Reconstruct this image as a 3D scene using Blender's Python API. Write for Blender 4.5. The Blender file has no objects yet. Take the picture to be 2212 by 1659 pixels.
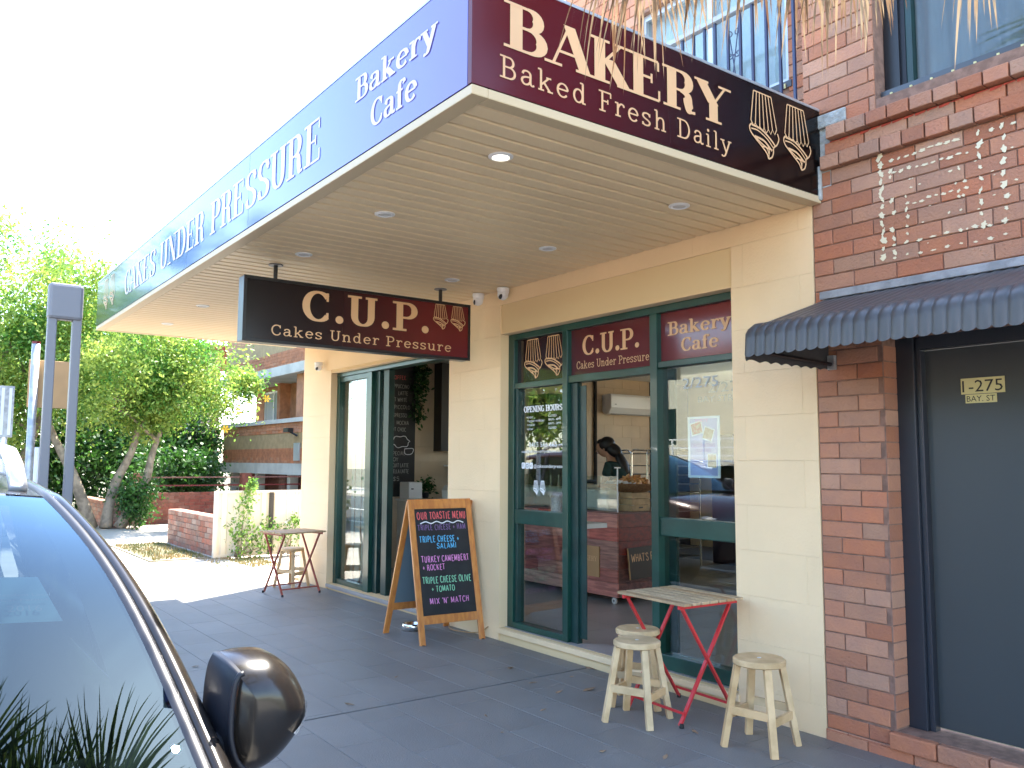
import bpy, bmesh, math, random
from mathutils import Vector, Matrix
import numpy as np

# ------------------------------------------------------------------ camera, light, exposure
scene = bpy.context.scene
C = scene.collection
R = math.radians
YAW, PITCH, ROLL = 0.9369, 0.0925, 0.0052
cd = bpy.data.cameras.new("camera"); cam = bpy.data.objects.new("camera", cd); C.objects.link(cam)
scene.camera = cam
cd.sensor_width = 36.0; cd.lens = 36.0 * 1811.2 / 2212.0; cd.clip_start = 0.05; cd.clip_end = 600
fwd = Vector((-math.sin(YAW) * math.cos(PITCH), math.cos(YAW) * math.cos(PITCH), math.sin(PITCH)))
rgt = Vector((math.cos(YAW), math.sin(YAW), 0)); up = rgt.cross(fwd)
r2 = rgt * math.cos(ROLL) + up * math.sin(ROLL); u2 = -rgt * math.sin(ROLL) + up * math.cos(ROLL)
cam.matrix_world = Matrix(((r2.x, u2.x, -fwd.x, 0), (r2.y, u2.y, -fwd.y, -4.21), (r2.z, u2.z, -fwd.z, 1.5), (0, 0, 0, 1)))

SUN = Vector((-0.32, 0.55, 1.0)).normalized()         # towards the sun
world = bpy.data.worlds.new("World"); scene.world = world; world.use_nodes = True
wn = world.node_tree; bg = wn.nodes['Background']
sky = wn.nodes.new('ShaderNodeTexSky'); sky.sky_type = 'NISHITA'; sky.sun_disc = False
sky.sun_elevation = math.asin(SUN.z); sky.sun_rotation = math.atan2(SUN.x, SUN.y)
sky.dust_density = .6; sky.air_density = 1.0
wn.links.new(sky.outputs[0], bg.inputs[0]); bg.inputs[1].default_value = 0.15
sl = bpy.data.lights.new("sun", 'SUN'); sl.energy = 4.0; sl.angle = R(0.5); sl.color = (1.0, 0.94, 0.84)
so = bpy.data.objects.new("sun", sl); C.objects.link(so); so.rotation_euler = SUN.to_track_quat('Z', 'Y').to_euler()
so.location = (-6, 8, 20)
vs = scene.view_settings
vs.view_transform = 'Standard'; vs.look = 'None'; vs.gamma = 1; vs.use_curve_mapping = False
vs.exposure = 3.05
scene.cycles.max_bounces = 8; scene.cycles.transparent_max_bounces = 16

rnd = random.Random(7)

# ------------------------------------------------------------------ helpers
def srgb(h):
    v = [int(h[i:i + 2], 16) / 255 for i in (0, 2, 4)]
    return tuple([(c / 12.92 if c <= .04045 else ((c + .055) / 1.055) ** 2.4) for c in v] + [1.0])

def mat(name, col, rough=.6, metal=0, var=0., scale=6, bump=0., bscale=40, rnd_obj=0., col2=None, spec=.5, coat=0., mixlo=.4, mixhi=.6, detail=6, stretch=None):
    """principled material with noise-broken colour, fine bump and per-object tone"""
    m = bpy.data.materials.new(name); m.use_nodes = True
    nt = m.node_tree; N = nt.nodes; L = nt.links; b = N['Principled BSDF']
    c = srgb(col) if isinstance(col, str) else tuple(col) + (1,)
    b.inputs['Base Color'].default_value = c
    b.inputs['Roughness'].default_value = rough; b.inputs['Metallic'].default_value = metal
    b.inputs['Specular IOR Level'].default_value = spec
    b.inputs['Coat Weight'].default_value = coat; b.inputs['Coat Roughness'].default_value = .03
    geo = N.new('ShaderNodeNewGeometry'); src = geo.outputs['Position']
    if stretch:
        vm = N.new('ShaderNodeVectorMath'); vm.operation = 'MULTIPLY'; vm.inputs[1].default_value = stretch
        L.new(src, vm.inputs[0]); src = vm.outputs[0]
    out = None
    if var or col2:
        n = N.new('ShaderNodeTexNoise'); n.inputs['Scale'].default_value = scale; n.inputs['Detail'].default_value = detail
        L.new(src, n.inputs['Vector'])
        mr = N.new('ShaderNodeMapRange'); mr.inputs[1].default_value = mixlo; mr.inputs[2].default_value = mixhi
        L.new(n.outputs['Fac'], mr.inputs[0])
        mx = N.new('ShaderNodeMix'); mx.data_type = 'RGBA'
        c2 = srgb(col2) if isinstance(col2, str) else (tuple(col2) + (1,) if col2 else tuple(x * (1 - var) for x in c[:3]) + (1,))
        mx.inputs[6].default_value = c; mx.inputs[7].default_value = c2
        L.new(mr.outputs[0], mx.inputs[0]); out = mx.outputs[2]
    if rnd_obj:
        oi = N.new('ShaderNodeObjectInfo'); hs = N.new('ShaderNodeHueSaturation')
        mr2 = N.new('ShaderNodeMapRange'); mr2.inputs[3].default_value = 1 - rnd_obj; mr2.inputs[4].default_value = 1 + rnd_obj
        L.new(oi.outputs['Random'], mr2.inputs[0]); L.new(mr2.outputs[0], hs.inputs['Value'])
        ml = N.new('ShaderNodeMath'); ml.operation = 'MULTIPLY'; ml.inputs[1].default_value = 7.31
        fr = N.new('ShaderNodeMath'); fr.operation = 'FRACT'
        L.new(oi.outputs['Random'], ml.inputs[0]); L.new(ml.outputs[0], fr.inputs[0])
        mr3 = N.new('ShaderNodeMapRange'); mr3.inputs[3].default_value = .5 - rnd_obj * .05; mr3.inputs[4].default_value = .5 + rnd_obj * .05
        L.new(fr.outputs[0], mr3.inputs[0]); L.new(mr3.outputs[0], hs.inputs['Hue'])
        mr4 = N.new('ShaderNodeMapRange'); mr4.inputs[3].default_value = 1 + rnd_obj * .6; mr4.inputs[4].default_value = 1 - rnd_obj * 1.1
        L.new(fr.outputs[0], mr4.inputs[0]); L.new(mr4.outputs[0], hs.inputs['Saturation'])
        if out: L.new(out, hs.inputs['Color'])
        else: hs.inputs['Color'].default_value = c
        out = hs.outputs[0]
    if out: L.new(out, b.inputs['Base Color'])
    if bump:
        n2 = N.new('ShaderNodeTexNoise'); n2.inputs['Scale'].default_value = bscale; n2.inputs['Detail'].default_value = 4
        L.new(src, n2.inputs['Vector'])
        bp = N.new('ShaderNodeBump'); bp.inputs['Strength'].default_value = bump; bp.inputs['Distance'].default_value = .01
        L.new(n2.outputs['Fac'], bp.inputs['Height']); L.new(bp.outputs[0], b.inputs['Normal'])
    return m

def ramp_mat(name, axis, p0, p1, stops, rough=.12, spec=.6, coat=0.):
    """panel whose base colour runs from one colour to another along an axis"""
    m = bpy.data.materials.new(name); m.use_nodes = True
    N = m.node_tree.nodes; L = m.node_tree.links; b = N['Principled BSDF']
    b.inputs['Roughness'].default_value = rough; b.inputs['Specular IOR Level'].default_value = spec
    b.inputs['Coat Weight'].default_value = coat; b.inputs['Coat Roughness'].default_value = .05
    g = N.new('ShaderNodeNewGeometry'); s = N.new('ShaderNodeSeparateXYZ'); L.new(g.outputs['Position'], s.inputs[0])
    mr = N.new('ShaderNodeMapRange'); mr.inputs[1].default_value = p0; mr.inputs[2].default_value = p1
    L.new(s.outputs['XYZ'.index(axis)], mr.inputs[0])
    cr = N.new('ShaderNodeValToRGB'); e = cr.color_ramp.elements
    e[0].position, e[0].color = stops[0][0], srgb(stops[0][1]); e[1].position, e[1].color = stops[-1][0], srgb(stops[-1][1])
    for p, c in stops[1:-1]:
        k = e.new(p); k.color = srgb(c)
    L.new(mr.outputs[0], cr.inputs[0]); L.new(cr.outputs[0], b.inputs['Base Color'])
    n2 = N.new('ShaderNodeTexNoise'); n2.inputs['Scale'].default_value = 1.6; n2.inputs['Detail'].default_value = 1
    L.new(g.outputs['Position'], n2.inputs['Vector'])
    bp = N.new('ShaderNodeBump'); bp.inputs['Strength'].default_value = .12; bp.inputs['Distance'].default_value = .02
    L.new(n2.outputs['Fac'], bp.inputs['Height']); L.new(bp.outputs[0], b.inputs['Normal'])
    return m

def glass_mat(name, tint=(.9, .95, .93), ior=1.5, boost=1.0, rough=0.0, sheen=(1, 1, 1)):
    m = bpy.data.materials.new(name); m.use_nodes = True
    N = m.node_tree.nodes; L = m.node_tree.links; N.remove(N['Principled BSDF'])
    o = N['Material Output']; t = N.new('ShaderNodeBsdfTransparent'); t.inputs[0].default_value = tuple(tint) + (1,)
    g = N.new('ShaderNodeBsdfGlossy'); g.inputs['Roughness'].default_value = rough; g.inputs[0].default_value = tuple(sheen) + (1,)
    # two-sided Schlick reflectance of a thin sheet
    ge = N.new('ShaderNodeNewGeometry'); dp = N.new('ShaderNodeVectorMath'); dp.operation = 'DOT_PRODUCT'
    L.new(ge.outputs['Incoming'], dp.inputs[0]); L.new(ge.outputs['Normal'], dp.inputs[1])
    def mth(op, a, b=None, cl=False):
        n_ = N.new('ShaderNodeMath'); n_.operation = op; n_.use_clamp = cl
        for k_, v_ in enumerate((a, b)):
            if v_ is None: continue
            if isinstance(v_, (int, float)): n_.inputs[k_].default_value = v_
            else: L.new(v_, n_.inputs[k_])
        return n_.outputs[0]
    f0 = ((ior - 1) / (ior + 1)) ** 2
    p5 = mth('POWER', mth('SUBTRACT', 1.0, mth('ABSOLUTE', dp.outputs['Value'])), 5.0)
    ml = N.new('ShaderNodeMath'); ml.operation = 'MULTIPLY'; ml.inputs[1].default_value = boost; ml.use_clamp = True
    L.new(mth('ADD', mth('MULTIPLY', p5, 1 - f0), f0), ml.inputs[0])
    mx = N.new('ShaderNodeMixShader'); L.new(ml.outputs[0], mx.inputs[0]); L.new(t.outputs[0], mx.inputs[1]); L.new(g.outputs[0], mx.inputs[2])
    L.new(mx.outputs[0], o.inputs[0])
    return m

def leaf_mat(name, a, b_, trans=.45, rough=.5, scale=2.):
    m = bpy.data.materials.new(name); m.use_nodes = True
    N = m.node_tree.nodes; L = m.node_tree.links; b = N['Principled BSDF']; b.inputs['Roughness'].default_value = rough
    g = N.new('ShaderNodeNewGeometry'); n = N.new('ShaderNodeTexNoise'); n.inputs['Scale'].default_value = scale; n.inputs['Detail'].default_value = 5
    L.new(g.outputs['Position'], n.inputs['Vector'])
    mr = N.new('ShaderNodeMapRange'); mr.inputs[1].default_value = .35; mr.inputs[2].default_value = .65; L.new(n.outputs['Fac'], mr.inputs[0])
    mx = N.new('ShaderNodeMix'); mx.data_type = 'RGBA'; mx.inputs[6].default_value = srgb(a); mx.inputs[7].default_value = srgb(b_)
    ad = N.new('ShaderNodeMath'); ad.operation = 'ADD'; L.new(mr.outputs[0], ad.inputs[0])
    ri = N.new('ShaderNodeMapRange'); ri.inputs[3].default_value = -.35; ri.inputs[4].default_value = .35
    L.new(g.outputs['Random Per Island'], ri.inputs[0]); L.new(ri.outputs[0], ad.inputs[1]); ad.use_clamp = True
    L.new(ad.outputs[0], mx.inputs[0]); L.new(mx.outputs[2], b.inputs['Base Color'])
    t = N.new('ShaderNodeBsdfTranslucent'); L.new(mx.outputs[2], t.inputs[0])
    ms = N.new('ShaderNodeMixShader'); ms.inputs[0].default_value = trans
    L.new(b.outputs[0], ms.inputs[1]); L.new(t.outputs[0], ms.inputs[2]); L.new(ms.outputs[0], N['Material Output'].inputs[0])
    return m

def wloc(o):
    v = Vector((0, 0, 0))
    while o: v += o.location; o = o.parent
    return v

def tag(o, label=None, cat=None, group=None, kind=None):
    if label: o['label'] = label
    if cat: o['category'] = cat
    if group: o['group'] = group
    if kind: o['kind'] = kind
    return o

def thing(name, label, cat, loc=(0, 0, 0), rz=0, group=None):
    o = bpy.data.objects.new(name, None); C.objects.link(o); o.empty_display_size = .2
    o.location = loc; o.rotation_euler = (0, 0, rz)
    return tag(o, label, cat, group)

class MB:
    def __init__(s): s.v = []; s.f = []
    def poly(s, pts):
        n = len(s.v); s.v += [tuple(p) for p in pts]; s.f.append(list(range(n, n + len(pts)))); return s
    def box(s, x0, x1, y0, y1, z0, z1, M=None):
        n = len(s.v)
        p = [(x, y, z) for x in (x0, x1) for y in (y0, y1) for z in (z0, z1)]
        if M is not None: p = [tuple(M @ Vector(q)) for q in p]
        s.v += p
        s.f += [[n + i for i in q] for q in ((0, 1, 3, 2), (4, 6, 7, 5), (0, 4, 5, 1), (2, 3, 7, 6), (0, 2, 6, 4), (1, 5, 7, 3))]
        return s
    def bar(s, a, b, w, h=None, upv=(0, 0, 1)):
        """rectangular bar from a to b"""
        a = Vector(a); b = Vector(b); h = h or w; d = (b - a); l = d.length; d.normalize()
        u = Vector(upv)
        if abs(d.dot(u)) > .98: u = Vector((1, 0, 0))
        x = d.cross(u).normalized(); z = x.cross(d)
        M = Matrix(((x.x, d.x, z.x, a.x), (x.y, d.y, z.y, a.y), (x.z, d.z, z.z, a.z), (0, 0, 0, 1)))
        return s.box(-w / 2, w / 2, 0, l, -h / 2, h / 2, M)
    def tube(s, pts, r, n=8, cap=True):
        pts = [Vector(p) for p in pts]; k = len(pts); rs = r if isinstance(r, (list, tuple)) else [r] * k
        base = len(s.v); pu = None
        for i, p in enumerate(pts):
            d = (pts[min(i + 1, k - 1)] - pts[max(i - 1, 0)]).normalized()
            if pu is None: pu = d.orthogonal().normalized()
            pu = (pu - d * pu.dot(d)).normalized(); pv = d.cross(pu)
            for j in range(n):
                a = 2 * math.pi * j / n; s.v.append(tuple(p + (pu * math.cos(a) + pv * math.sin(a)) * rs[i]))
        for i in range(k - 1):
            for j in range(n):
                a = base + i * n + j; b = base + i * n + (j + 1) % n; s.f.append([a, b, b + n, a + n])
        if cap:
            s.f.append([base + j for j in range(n)][::-1]); s.f.append([base + (k - 1) * n + j for j in range(n)])
        return s
    def lathe(s, prof, n=16, c=(0, 0, 0), axis='Z', sx=1, sy=1):
        base = len(s.v); c = Vector(c)
        for r, z in prof:
            for j in range(n):
                a = 2 * math.pi * j / n; x = r * math.cos(a) * sx; y = r * math.sin(a) * sy
                q = (x, y, z) if axis == 'Z' else ((z, x, y) if axis == 'X' else (x, z, y))
                s.v.append(tuple(c + Vector(q)))
        for i in range(len(prof) - 1):
            for j in range(n):
                a = base + i * n + j; b = base + i * n + (j + 1) % n; s.f.append([a, b, b + n, a + n])
        s.f.append([base + j for j in range(n)][::-1]); s.f.append([base + (len(prof) - 1) * n + j for j in range(n)])
        return s
    def grid(s, fn, nu, nv):
        base = len(s.v)
        for i in range(nu + 1):
            for j in range(nv + 1): s.v.append(tuple(fn(i / nu, j / nv)))
        for i in range(nu):
            for j in range(nv):
                a = base + i * (nv + 1) + j; s.f.append([a, a + 1, a + nv + 2, a + nv + 1])
        return s
    def build(s, name, m, parent=None, smooth=False, bevel=0, local=False, sub=0, solid=0):
        me = bpy.data.meshes.new(name)
        off = Vector((0, 0, 0)) if (local or parent is None) else wloc(parent)
        me.from_pydata([tuple(Vector(p) - off) for p in s.v] if off.length else s.v, [], s.f)
        me.materials.append(m)
        if smooth:
            bm_ = bmesh.new(); bm_.from_mesh(me); bmesh.ops.recalc_face_normals(bm_, faces=bm_.faces); bm_.to_mesh(me); bm_.free()
            me.polygons.foreach_set('use_smooth', [True] * len(me.polygons))
        me.update()
        o = bpy.data.objects.new(name, me); C.objects.link(o); o.parent = parent
        if solid:
            q = o.modifiers.new('solid', 'SOLIDIFY'); q.thickness = solid; q.offset = -1
        if bevel:
            q = o.modifiers.new('bevel', 'BEVEL'); q.width = bevel; q.segments = 2; q.limit_method = 'ANGLE'; q.angle_limit = R(35)
        if sub:
            q = o.modifiers.new('sub', 'SUBSURF'); q.levels = sub; q.render_levels = sub
        return o

def B(x0, x1, y0, y1, z0, z1): return MB().box(x0, x1, y0, y1, z0, z1)

def copy_tree(o, parent=None):
    c = o.copy(); C.objects.link(c); c.parent = parent
    for ch in list(o.children): copy_tree(ch, c)
    return c

# ---- rectangular units laid in courses on a plane: u along the wall, n out of it
_unit = {}
def unit_mesh(w, h, d, m, ch=.003, name='brick'):
    k = (round(w, 3), round(h, 3), d, m.name, name)
    if k in _unit: return _unit[k]
    me = bpy.data.meshes.new(name)
    v = [(0, 0, 0), (w, 0, 0), (w, 0, h), (0, 0, h),
         (0, -d + ch, 0), (w, -d + ch, 0), (w, -d + ch, h), (0, -d + ch, h),
         (ch, -d, ch), (w - ch, -d, ch), (w - ch, -d, h - ch), (ch, -d, h - ch)]
    f = [(8, 9, 10, 11), (4, 5, 9, 8), (5, 6, 10, 9), (6, 7, 11, 10), (7, 4, 8, 11), (0, 1, 5, 4), (1, 2, 6, 5), (2, 3, 7, 6), (3, 0, 4, 7), (3, 2, 1, 0)]
    me.from_pydata(v, [], f); me.materials.append(m); me.update(); _unit[k] = me; return me

def lay(parent, P, udir, regions, L, H, joint, d, m, name='brick', shift=.5, holes=(), z0=0., jit=.0012, limit=300, minw=.03, u0=0., ch=.003, upv=None):
    """fill regions (u0,u1,z0,z1) with units, clipped at region edges and holes; local -Y of a unit points out of the wall"""
    P = Vector(P); U = Vector(udir).normalized(); Z = Vector(upv) if upv else Vector((0, 0, 1)); Nn = U.cross(Z)
    off = wloc(parent) if parent else Vector((0, 0, 0)); out = []
    Mr = Matrix(((U.x, -Nn.x, Z.x), (U.y, -Nn.y, Z.y), (U.z, -Nn.z, Z.z)))
    eul = Mr.to_euler()
    for (a, b, c, e) in regions:
        k0 = math.floor((c - z0) / H + 1e-4); k1 = math.ceil((e - z0) / H - 1e-4)
        for k in range(k0, k1):
            zb = max(z0 + k * H, c); zt = min(z0 + (k + 1) * H, e)
            if zt - zb < .02: continue
            s = u0 + ((k % 2) * shift) * L; i0 = math.floor((a - s) / L); i1 = math.ceil((b - s) / L)
            for i in range(i0, i1):
                x0 = max(s + i * L, a); x1 = min(s + (i + 1) * L, b); segs = [(x0, x1)]
                for (ha, hb, hc, he) in holes:
                    if zt > hc + .01 and zb < he - .01:
                        ns = []
                        for (p, q) in segs:
                            if q <= ha or p >= hb: ns.append((p, q)); continue
                            if p < ha: ns.append((p, ha))
                            if q > hb: ns.append((hb, q))
                        segs = ns
                for (p, q) in segs:
                    if q - p < minw: continue
                    out.append((p, q, zb, zt))
    objs = []
    for n, (p, q, zb, zt) in enumerate(out[:limit]):
        w = q - p - joint; h = zt - zb - joint
        if w < .01 or h < .01: continue
        o = bpy.data.objects.new(name, unit_mesh(w, h, d, m, ch, name)); C.objects.link(o); o.parent = parent
        o.location = P + U * (p + joint / 2) + Z * (zb + joint / 2) + Nn * rnd.uniform(-jit, jit) - off
        o.rotation_euler = eul; objs.append(o)
    rest = out[limit:]
    if rest:
        mb = MB()
        M = Matrix.Identity(4)
        for (p, q, zb, zt) in rest:
            o0 = P + U * (p + joint / 2) + Z * (zb + joint / 2)
            w = q - p - joint; h = zt - zb - joint
            if w < .01 or h < .01: continue
            M = Matrix(((U.x, -Nn.x, Z.x, o0.x), (U.y, -Nn.y, Z.y, o0.y), (U.z, -Nn.z, Z.z, o0.z), (0, 0, 0, 1)))
            mb.box(0, w, -d, 0, 0, h, M)
        o = mb.build('brickwork' if name == 'brick' else name + '_field', m, parent); o['kind'] = 'stuff'
    return objs

# ------------------------------------------------------------------ lettering drawn with pen strokes
def arc(cx, cy, rx, ry, a0, a1, n=14):
    return [(cx + rx * math.cos(R(a0 + (a1 - a0) * i / n)), cy + ry * math.sin(R(a0 + (a1 - a0) * i / n))) for i in range(n + 1)]
def crv(pts, n=6):
    o = []; P = [pts[0]] + list(pts) + [pts[-1]]
    for i in range(1, len(P) - 2):
        for k in range(n):
            t = k / n; a, b, c, d = P[i - 1], P[i], P[i + 1], P[i + 2]
            o.append(tuple(.5 * (2 * b[j] + (c[j] - a[j]) * t + (2 * a[j] - 5 * b[j] + 4 * c[j] - d[j]) * t * t + (3 * b[j] - a[j] - 3 * c[j] + d[j]) * t ** 3) for j in (0, 1)))
    return o + [pts[-1]]
def crv3(pts, n=4):
    P = [pts[0]] + list(pts) + [pts[-1]]; o = []
    for i in range(1, len(P) - 2):
        for k in range(n):
            t = k / n; a, b, c, d = P[i - 1], P[i], P[i + 1], P[i + 2]
            o.append(.5 * (2 * b + (c - a) * t + (2 * a - 5 * b + 4 * c - d) * t * t + (3 * b - a - 3 * c + d) * t ** 3))
    return o + [pts[-1]]
_S = [(.64, .78), (.55, .95), (.38, 1), (.2, .93), (.13, .75), (.24, .58), (.5, .44), (.64, .27), (.57, .07), (.38, 0), (.2, .05), (.11, .22)]
G = {
 'A': (.86, [('L', .1, 0, .43, 1, 't'), ('L', .43, 1, .76, 0, 'T'), ('L', .22, .33, .64, .33)], [(.1, 0, .13), (.76, 0, .15)]),
 'B': (.8, [('L', .2, 0, .2, 1), ('L', .2, 1, .42, 1), ('P', arc(.42, .765, .2, .235, 90, -90)), ('L', .2, .53, .42, .53), ('P', arc(.44, .265, .25, .265, 90, -90)), ('L', .2, 0, .44, 0)], [(.13, 0, .12), (.13, 1, .12)]),
 'C': (.82, [('P', arc(.46, .5, .34, .5, 42, 318, 24)), ('L', .72, .7, .72, 1, 't'), ('L', .72, .3, .72, .1, 't')], []),
 'D': (.88, [('L', .2, 0, .2, 1), ('L', .2, 1, .42, 1), ('P', arc(.42, .5, .34, .5, 90, -90, 20)), ('L', .2, 0, .42, 0)], [(.13, 0, .12), (.13, 1, .12)]),
 'E': (.8, [('L', .2, 0, .2, 1), ('L', .2, 1, .68, 1), ('L', .2, .52, .52, .52), ('L', .2, 0, .7, 0), ('L', .68, 1, .68, .76, 't'), ('L', .7, 0, .7, .26, 't'), ('L', .52, .4, .52, .64, 't')], [(.13, 0, .12), (.13, 1, .12)]),
 'F': (.74, [('L', .2, 0, .2, 1), ('L', .2, 1, .66, 1), ('L', .2, .52, .5, .52), ('L', .66, 1, .66, .76, 't'), ('L', .5, .4, .5, .64, 't')], [(.2, 0, .17), (.13, 1, .12)]),
 'G': (.86, [('P', arc(.46, .5, .34, .5, 45, 330, 24)), ('L', .5, .42, .78, .42), ('L', .74, .42, .74, .05, 't')], []),
 'H': (.88, [('L', .18, 0, .18, 1), ('L', .68, 0, .68, 1), ('L', .18, .52, .68, .52)], [(.18, 0, .15), (.18, 1, .15), (.68, 0, .15), (.68, 1, .15)]),
 'I': (.42, [('L', .2, 0, .2, 1)], [(.2, 0, .16), (.2, 1, .16)]),
 'K': (.86, [('L', .2, 0, .2, 1), ('L', .24, .4, .66, 1, 't'), ('L', .38, .58, .74, 0, 'T')], [(.2, 0, .17), (.2, 1, .17), (.66, 1, .13), (.76, 0, .13)]),
 'L': (.7, [('L', .2, 0, .2, 1), ('L', .2, 0, .64, 0), ('L', .64, 0, .64, .26, 't')], [(.13, 0, .12), (.2, 1, .16)]),
 'M': (.98, [('L', .14, 0, .16, 1, 't'), ('L', .16, 1, .48, .1, 'T'), ('L', .48, .1, .8, 1, 't'), ('L', .8, 1, .82, 0, 'T')], [(.14, 0, .12), (.82, 0, .14)]),
 'N': (.9, [('L', .17, 0, .17, 1, 't'), ('L', .17, 1, .73, 0, 'T'), ('L', .73, 0, .73, 1, 't')], [(.17, 0, .14), (.12, 1, .12), (.73, 1, .14)]),
 'O': (.9, [('P', arc(.45, .5, .36, .5, 0, 360, 30))], []),
 'P': (.78, [('L', .2, 0, .2, 1), ('L', .2, 1, .42, 1), ('P', arc(.42, .73, .25, .27, 90, -90)), ('L', .2, .46, .42, .46)], [(.2, 0, .18), (.13, 1, .12)]),
 'R': (.86, [('L', .2, 0, .2, 1), ('L', .2, 1, .42, 1), ('P', arc(.42, .75, .22, .25, 90, -90)), ('L', .2, .5, .42, .5), ('P', crv([(.42, .5), (.58, .42), (.62, .2), (.68, .02), (.8, .02)]))], [(.2, 0, .17), (.13, 1, .12)]),
 'S': (.76, [('P', crv(_S)), ('L', .64, .74, .64, 1, 't'), ('L', .11, .24, .11, 0, 't')], []),
 'T': (.8, [('L', .4, 0, .4, 1), ('L', .08, 1, .72, 1), ('L', .08, 1, .08, .76, 't'), ('L', .72, 1, .72, .76, 't')], [(.4, 0, .17)]),
 'U': (.88, [('P', [(.19, 1), (.19, .6)] + arc(.44, .32, .25, .32, 180, 360, 14) + [(.69, 1)])], [(.19, 1, .17), (.69, 1, .14)]),
 'V': (.84, [('L', .1, 1, .42, 0, 'T'), ('L', .42, 0, .74, 1, 't')], [(.1, 1, .14), (.74, 1, .12)]),
 'W': (1.1, [('L', .08, 1, .3, 0, 'T'), ('L', .3, 0, .54, .8, 't'), ('L', .54, .8, .78, 0, 'T'), ('L', .78, 0, 1, 1, 't')], []),
 'X': (.84, [('L', .1, 1, .72, 0, 'T'), ('L', .1, 0, .72, 1, 't')], [(.1, 0, .12), (.72, 0, .12), (.1, 1, .12), (.72, 1, .12)]),
 'Y': (.84, [('L', .1, 1, .42, .46, 'T'), ('L', .74, 1, .42, .46, 't'), ('L', .42, .5, .42, 0, 'T')], [(.1, 1, .14), (.74, 1, .13), (.42, 0, .17)]),
 'a': (.72, [('P', crv([(.15, .5), (.22, .64), (.38, .67), (.5, .58), (.52, .42), (.52, .12), (.6, .01), (.7, .06)])), ('P', crv([(.52, .4), (.3, .37), (.15, .28), (.13, .13), (.24, .01), (.4, .04), (.52, .18)]))], []),
 'd': (.78, [('P', arc(.34, .33, .22, .33, 0, 360, 22)), ('L', .57, 0, .57, 1)], [(.5, 1, .08), (.62, 0, .09)]),
 'e': (.72, [('P', arc(.37, .33, .25, .33, 5, 322, 22)), ('L', .12, .36, .62, .36)], []),
 'f': (.5, [('P', crv([(.5, .86), (.46, .98), (.34, 1), (.25, .9), (.23, .72)])), ('L', .23, .75, .23, 0), ('L', .06, .65, .42, .65)], [(.23, 0, .15)]),
 'h': (.82, [('L', .2, 0, .2, 1), ('P', crv([(.2, .42), (.3, .6), (.44, .66), (.56, .6), (.6, .42), (.6, .0)]))], [(.2, 0, .14), (.13, 1, .08), (.6, 0, .14)]),
 'i': (.42, [('L', .21, 0, .21, .66), ('D', .21, .92, .085)], [(.21, 0, .15), (.14, .66, .08)]),
 'k': (.8, [('L', .2, 0, .2, 1), ('L', .22, .26, .56, .65, 't'), ('L', .34, .4, .64, 0, 'T')], [(.2, 0, .14), (.13, 1, .08), (.57, .66, .12), (.64, 0, .13)]),
 'l': (.42, [('L', .21, 0, .21, 1)], [(.21, 0, .15), (.14, 1, .08)]),
 'n': (.82, [('L', .2, 0, .2, .66), ('P', crv([(.2, .42), (.3, .6), (.44, .66), (.56, .6), (.6, .42), (.6, .0)]))], [(.2, 0, .14), (.13, .66, .08), (.6, 0, .14)]),
 'r': (.62, [('L', .21, 0, .21, .66), ('P', crv([(.21, .4), (.3, .58), (.42, .66), (.56, .6)])), ('D', .54, .57, .06)], [(.21, 0, .15), (.14, .66, .09)]),
 's': (.62, [('P', crv([(x * .78, y * .66) for x, y in _S])), ('L', .5, .48, .5, .66, 't'), ('L', .085, .16, .085, 0, 't')], []),
 'u': (.82, [('P', crv([(.18, .66), (.18, .22), (.25, .05), (.4, 0), (.52, .08), (.58, .24)])), ('L', .59, 0, .59, .66)], [(.12, .66, .08), (.53, .66, .08), (.65, 0, .09)]),
 'y': (.76, [('L', .12, .66, .38, 0, 'T'), ('P', crv([(.62, .66), (.38, 0), (.28, -.22), (.14, -.28)])), ('D', .12, -.24, .06)], [(.12, .66, .14), (.62, .66, .12)]),
 '.': (.38, [('D', .19, .1, .12)], []),
 "'": (.24, [('L', .12, .8, .12, 1)], []),
 '+': (.7, [('L', .1, .45, .6, .45), ('L', .35, .2, .35, .7)], []),
 '&': (.7, [('L', .1, .45, .6, .45), ('L', .35, .2, .35, .7)], []),
 '-': (.5, [('L', .08, .45, .42, .45)], []),
 '$': (.76, [('P', crv(_S)), ('L', .38, -.1, .38, 1.1)], []),
 '5': (.72, [('P', crv([(.6, 1), (.2, 1), (.18, .58), (.42, .62), (.6, .42), (.5, .06), (.28, 0), (.1, .12)]))], []),
 ' ': (.42, [], []),
}
class Plane2:
    def __init__(s, P, U, V): s.P = Vector(P); s.U = Vector(U).normalized(); s.V = Vector(V).normalized(); s.N = s.U.cross(s.V)
    def at(s, u, v, n=0): return s.P + s.U * u + s.V * v + s.N * n

def stroke(mb, pl, pts, wfun, lift):
    k = len(pts); L = []; Rr = []
    for i in range(k):
        a = pts[max(i - 1, 0)]; b = pts[min(i + 1, k - 1)]; dx, dy = b[0] - a[0], b[1] - a[1]; l = math.hypot(dx, dy) or 1
        w = wfun(dx / l, dy / l) / 2; nx, ny = -dy / l, dx / l
        L.append((pts[i][0] + nx * w, pts[i][1] + ny * w)); Rr.append((pts[i][0] - nx * w, pts[i][1] - ny * w))
    n = len(mb.v)
    for p, q in zip(L, Rr): mb.v.append(tuple(pl.at(p[0], p[1], lift))); mb.v.append(tuple(pl.at(q[0], q[1], lift)))
    for i in range(k - 1): mb.f.append([n + 2 * i, n + 2 * i + 1, n + 2 * i + 3, n + 2 * i + 2])

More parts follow.
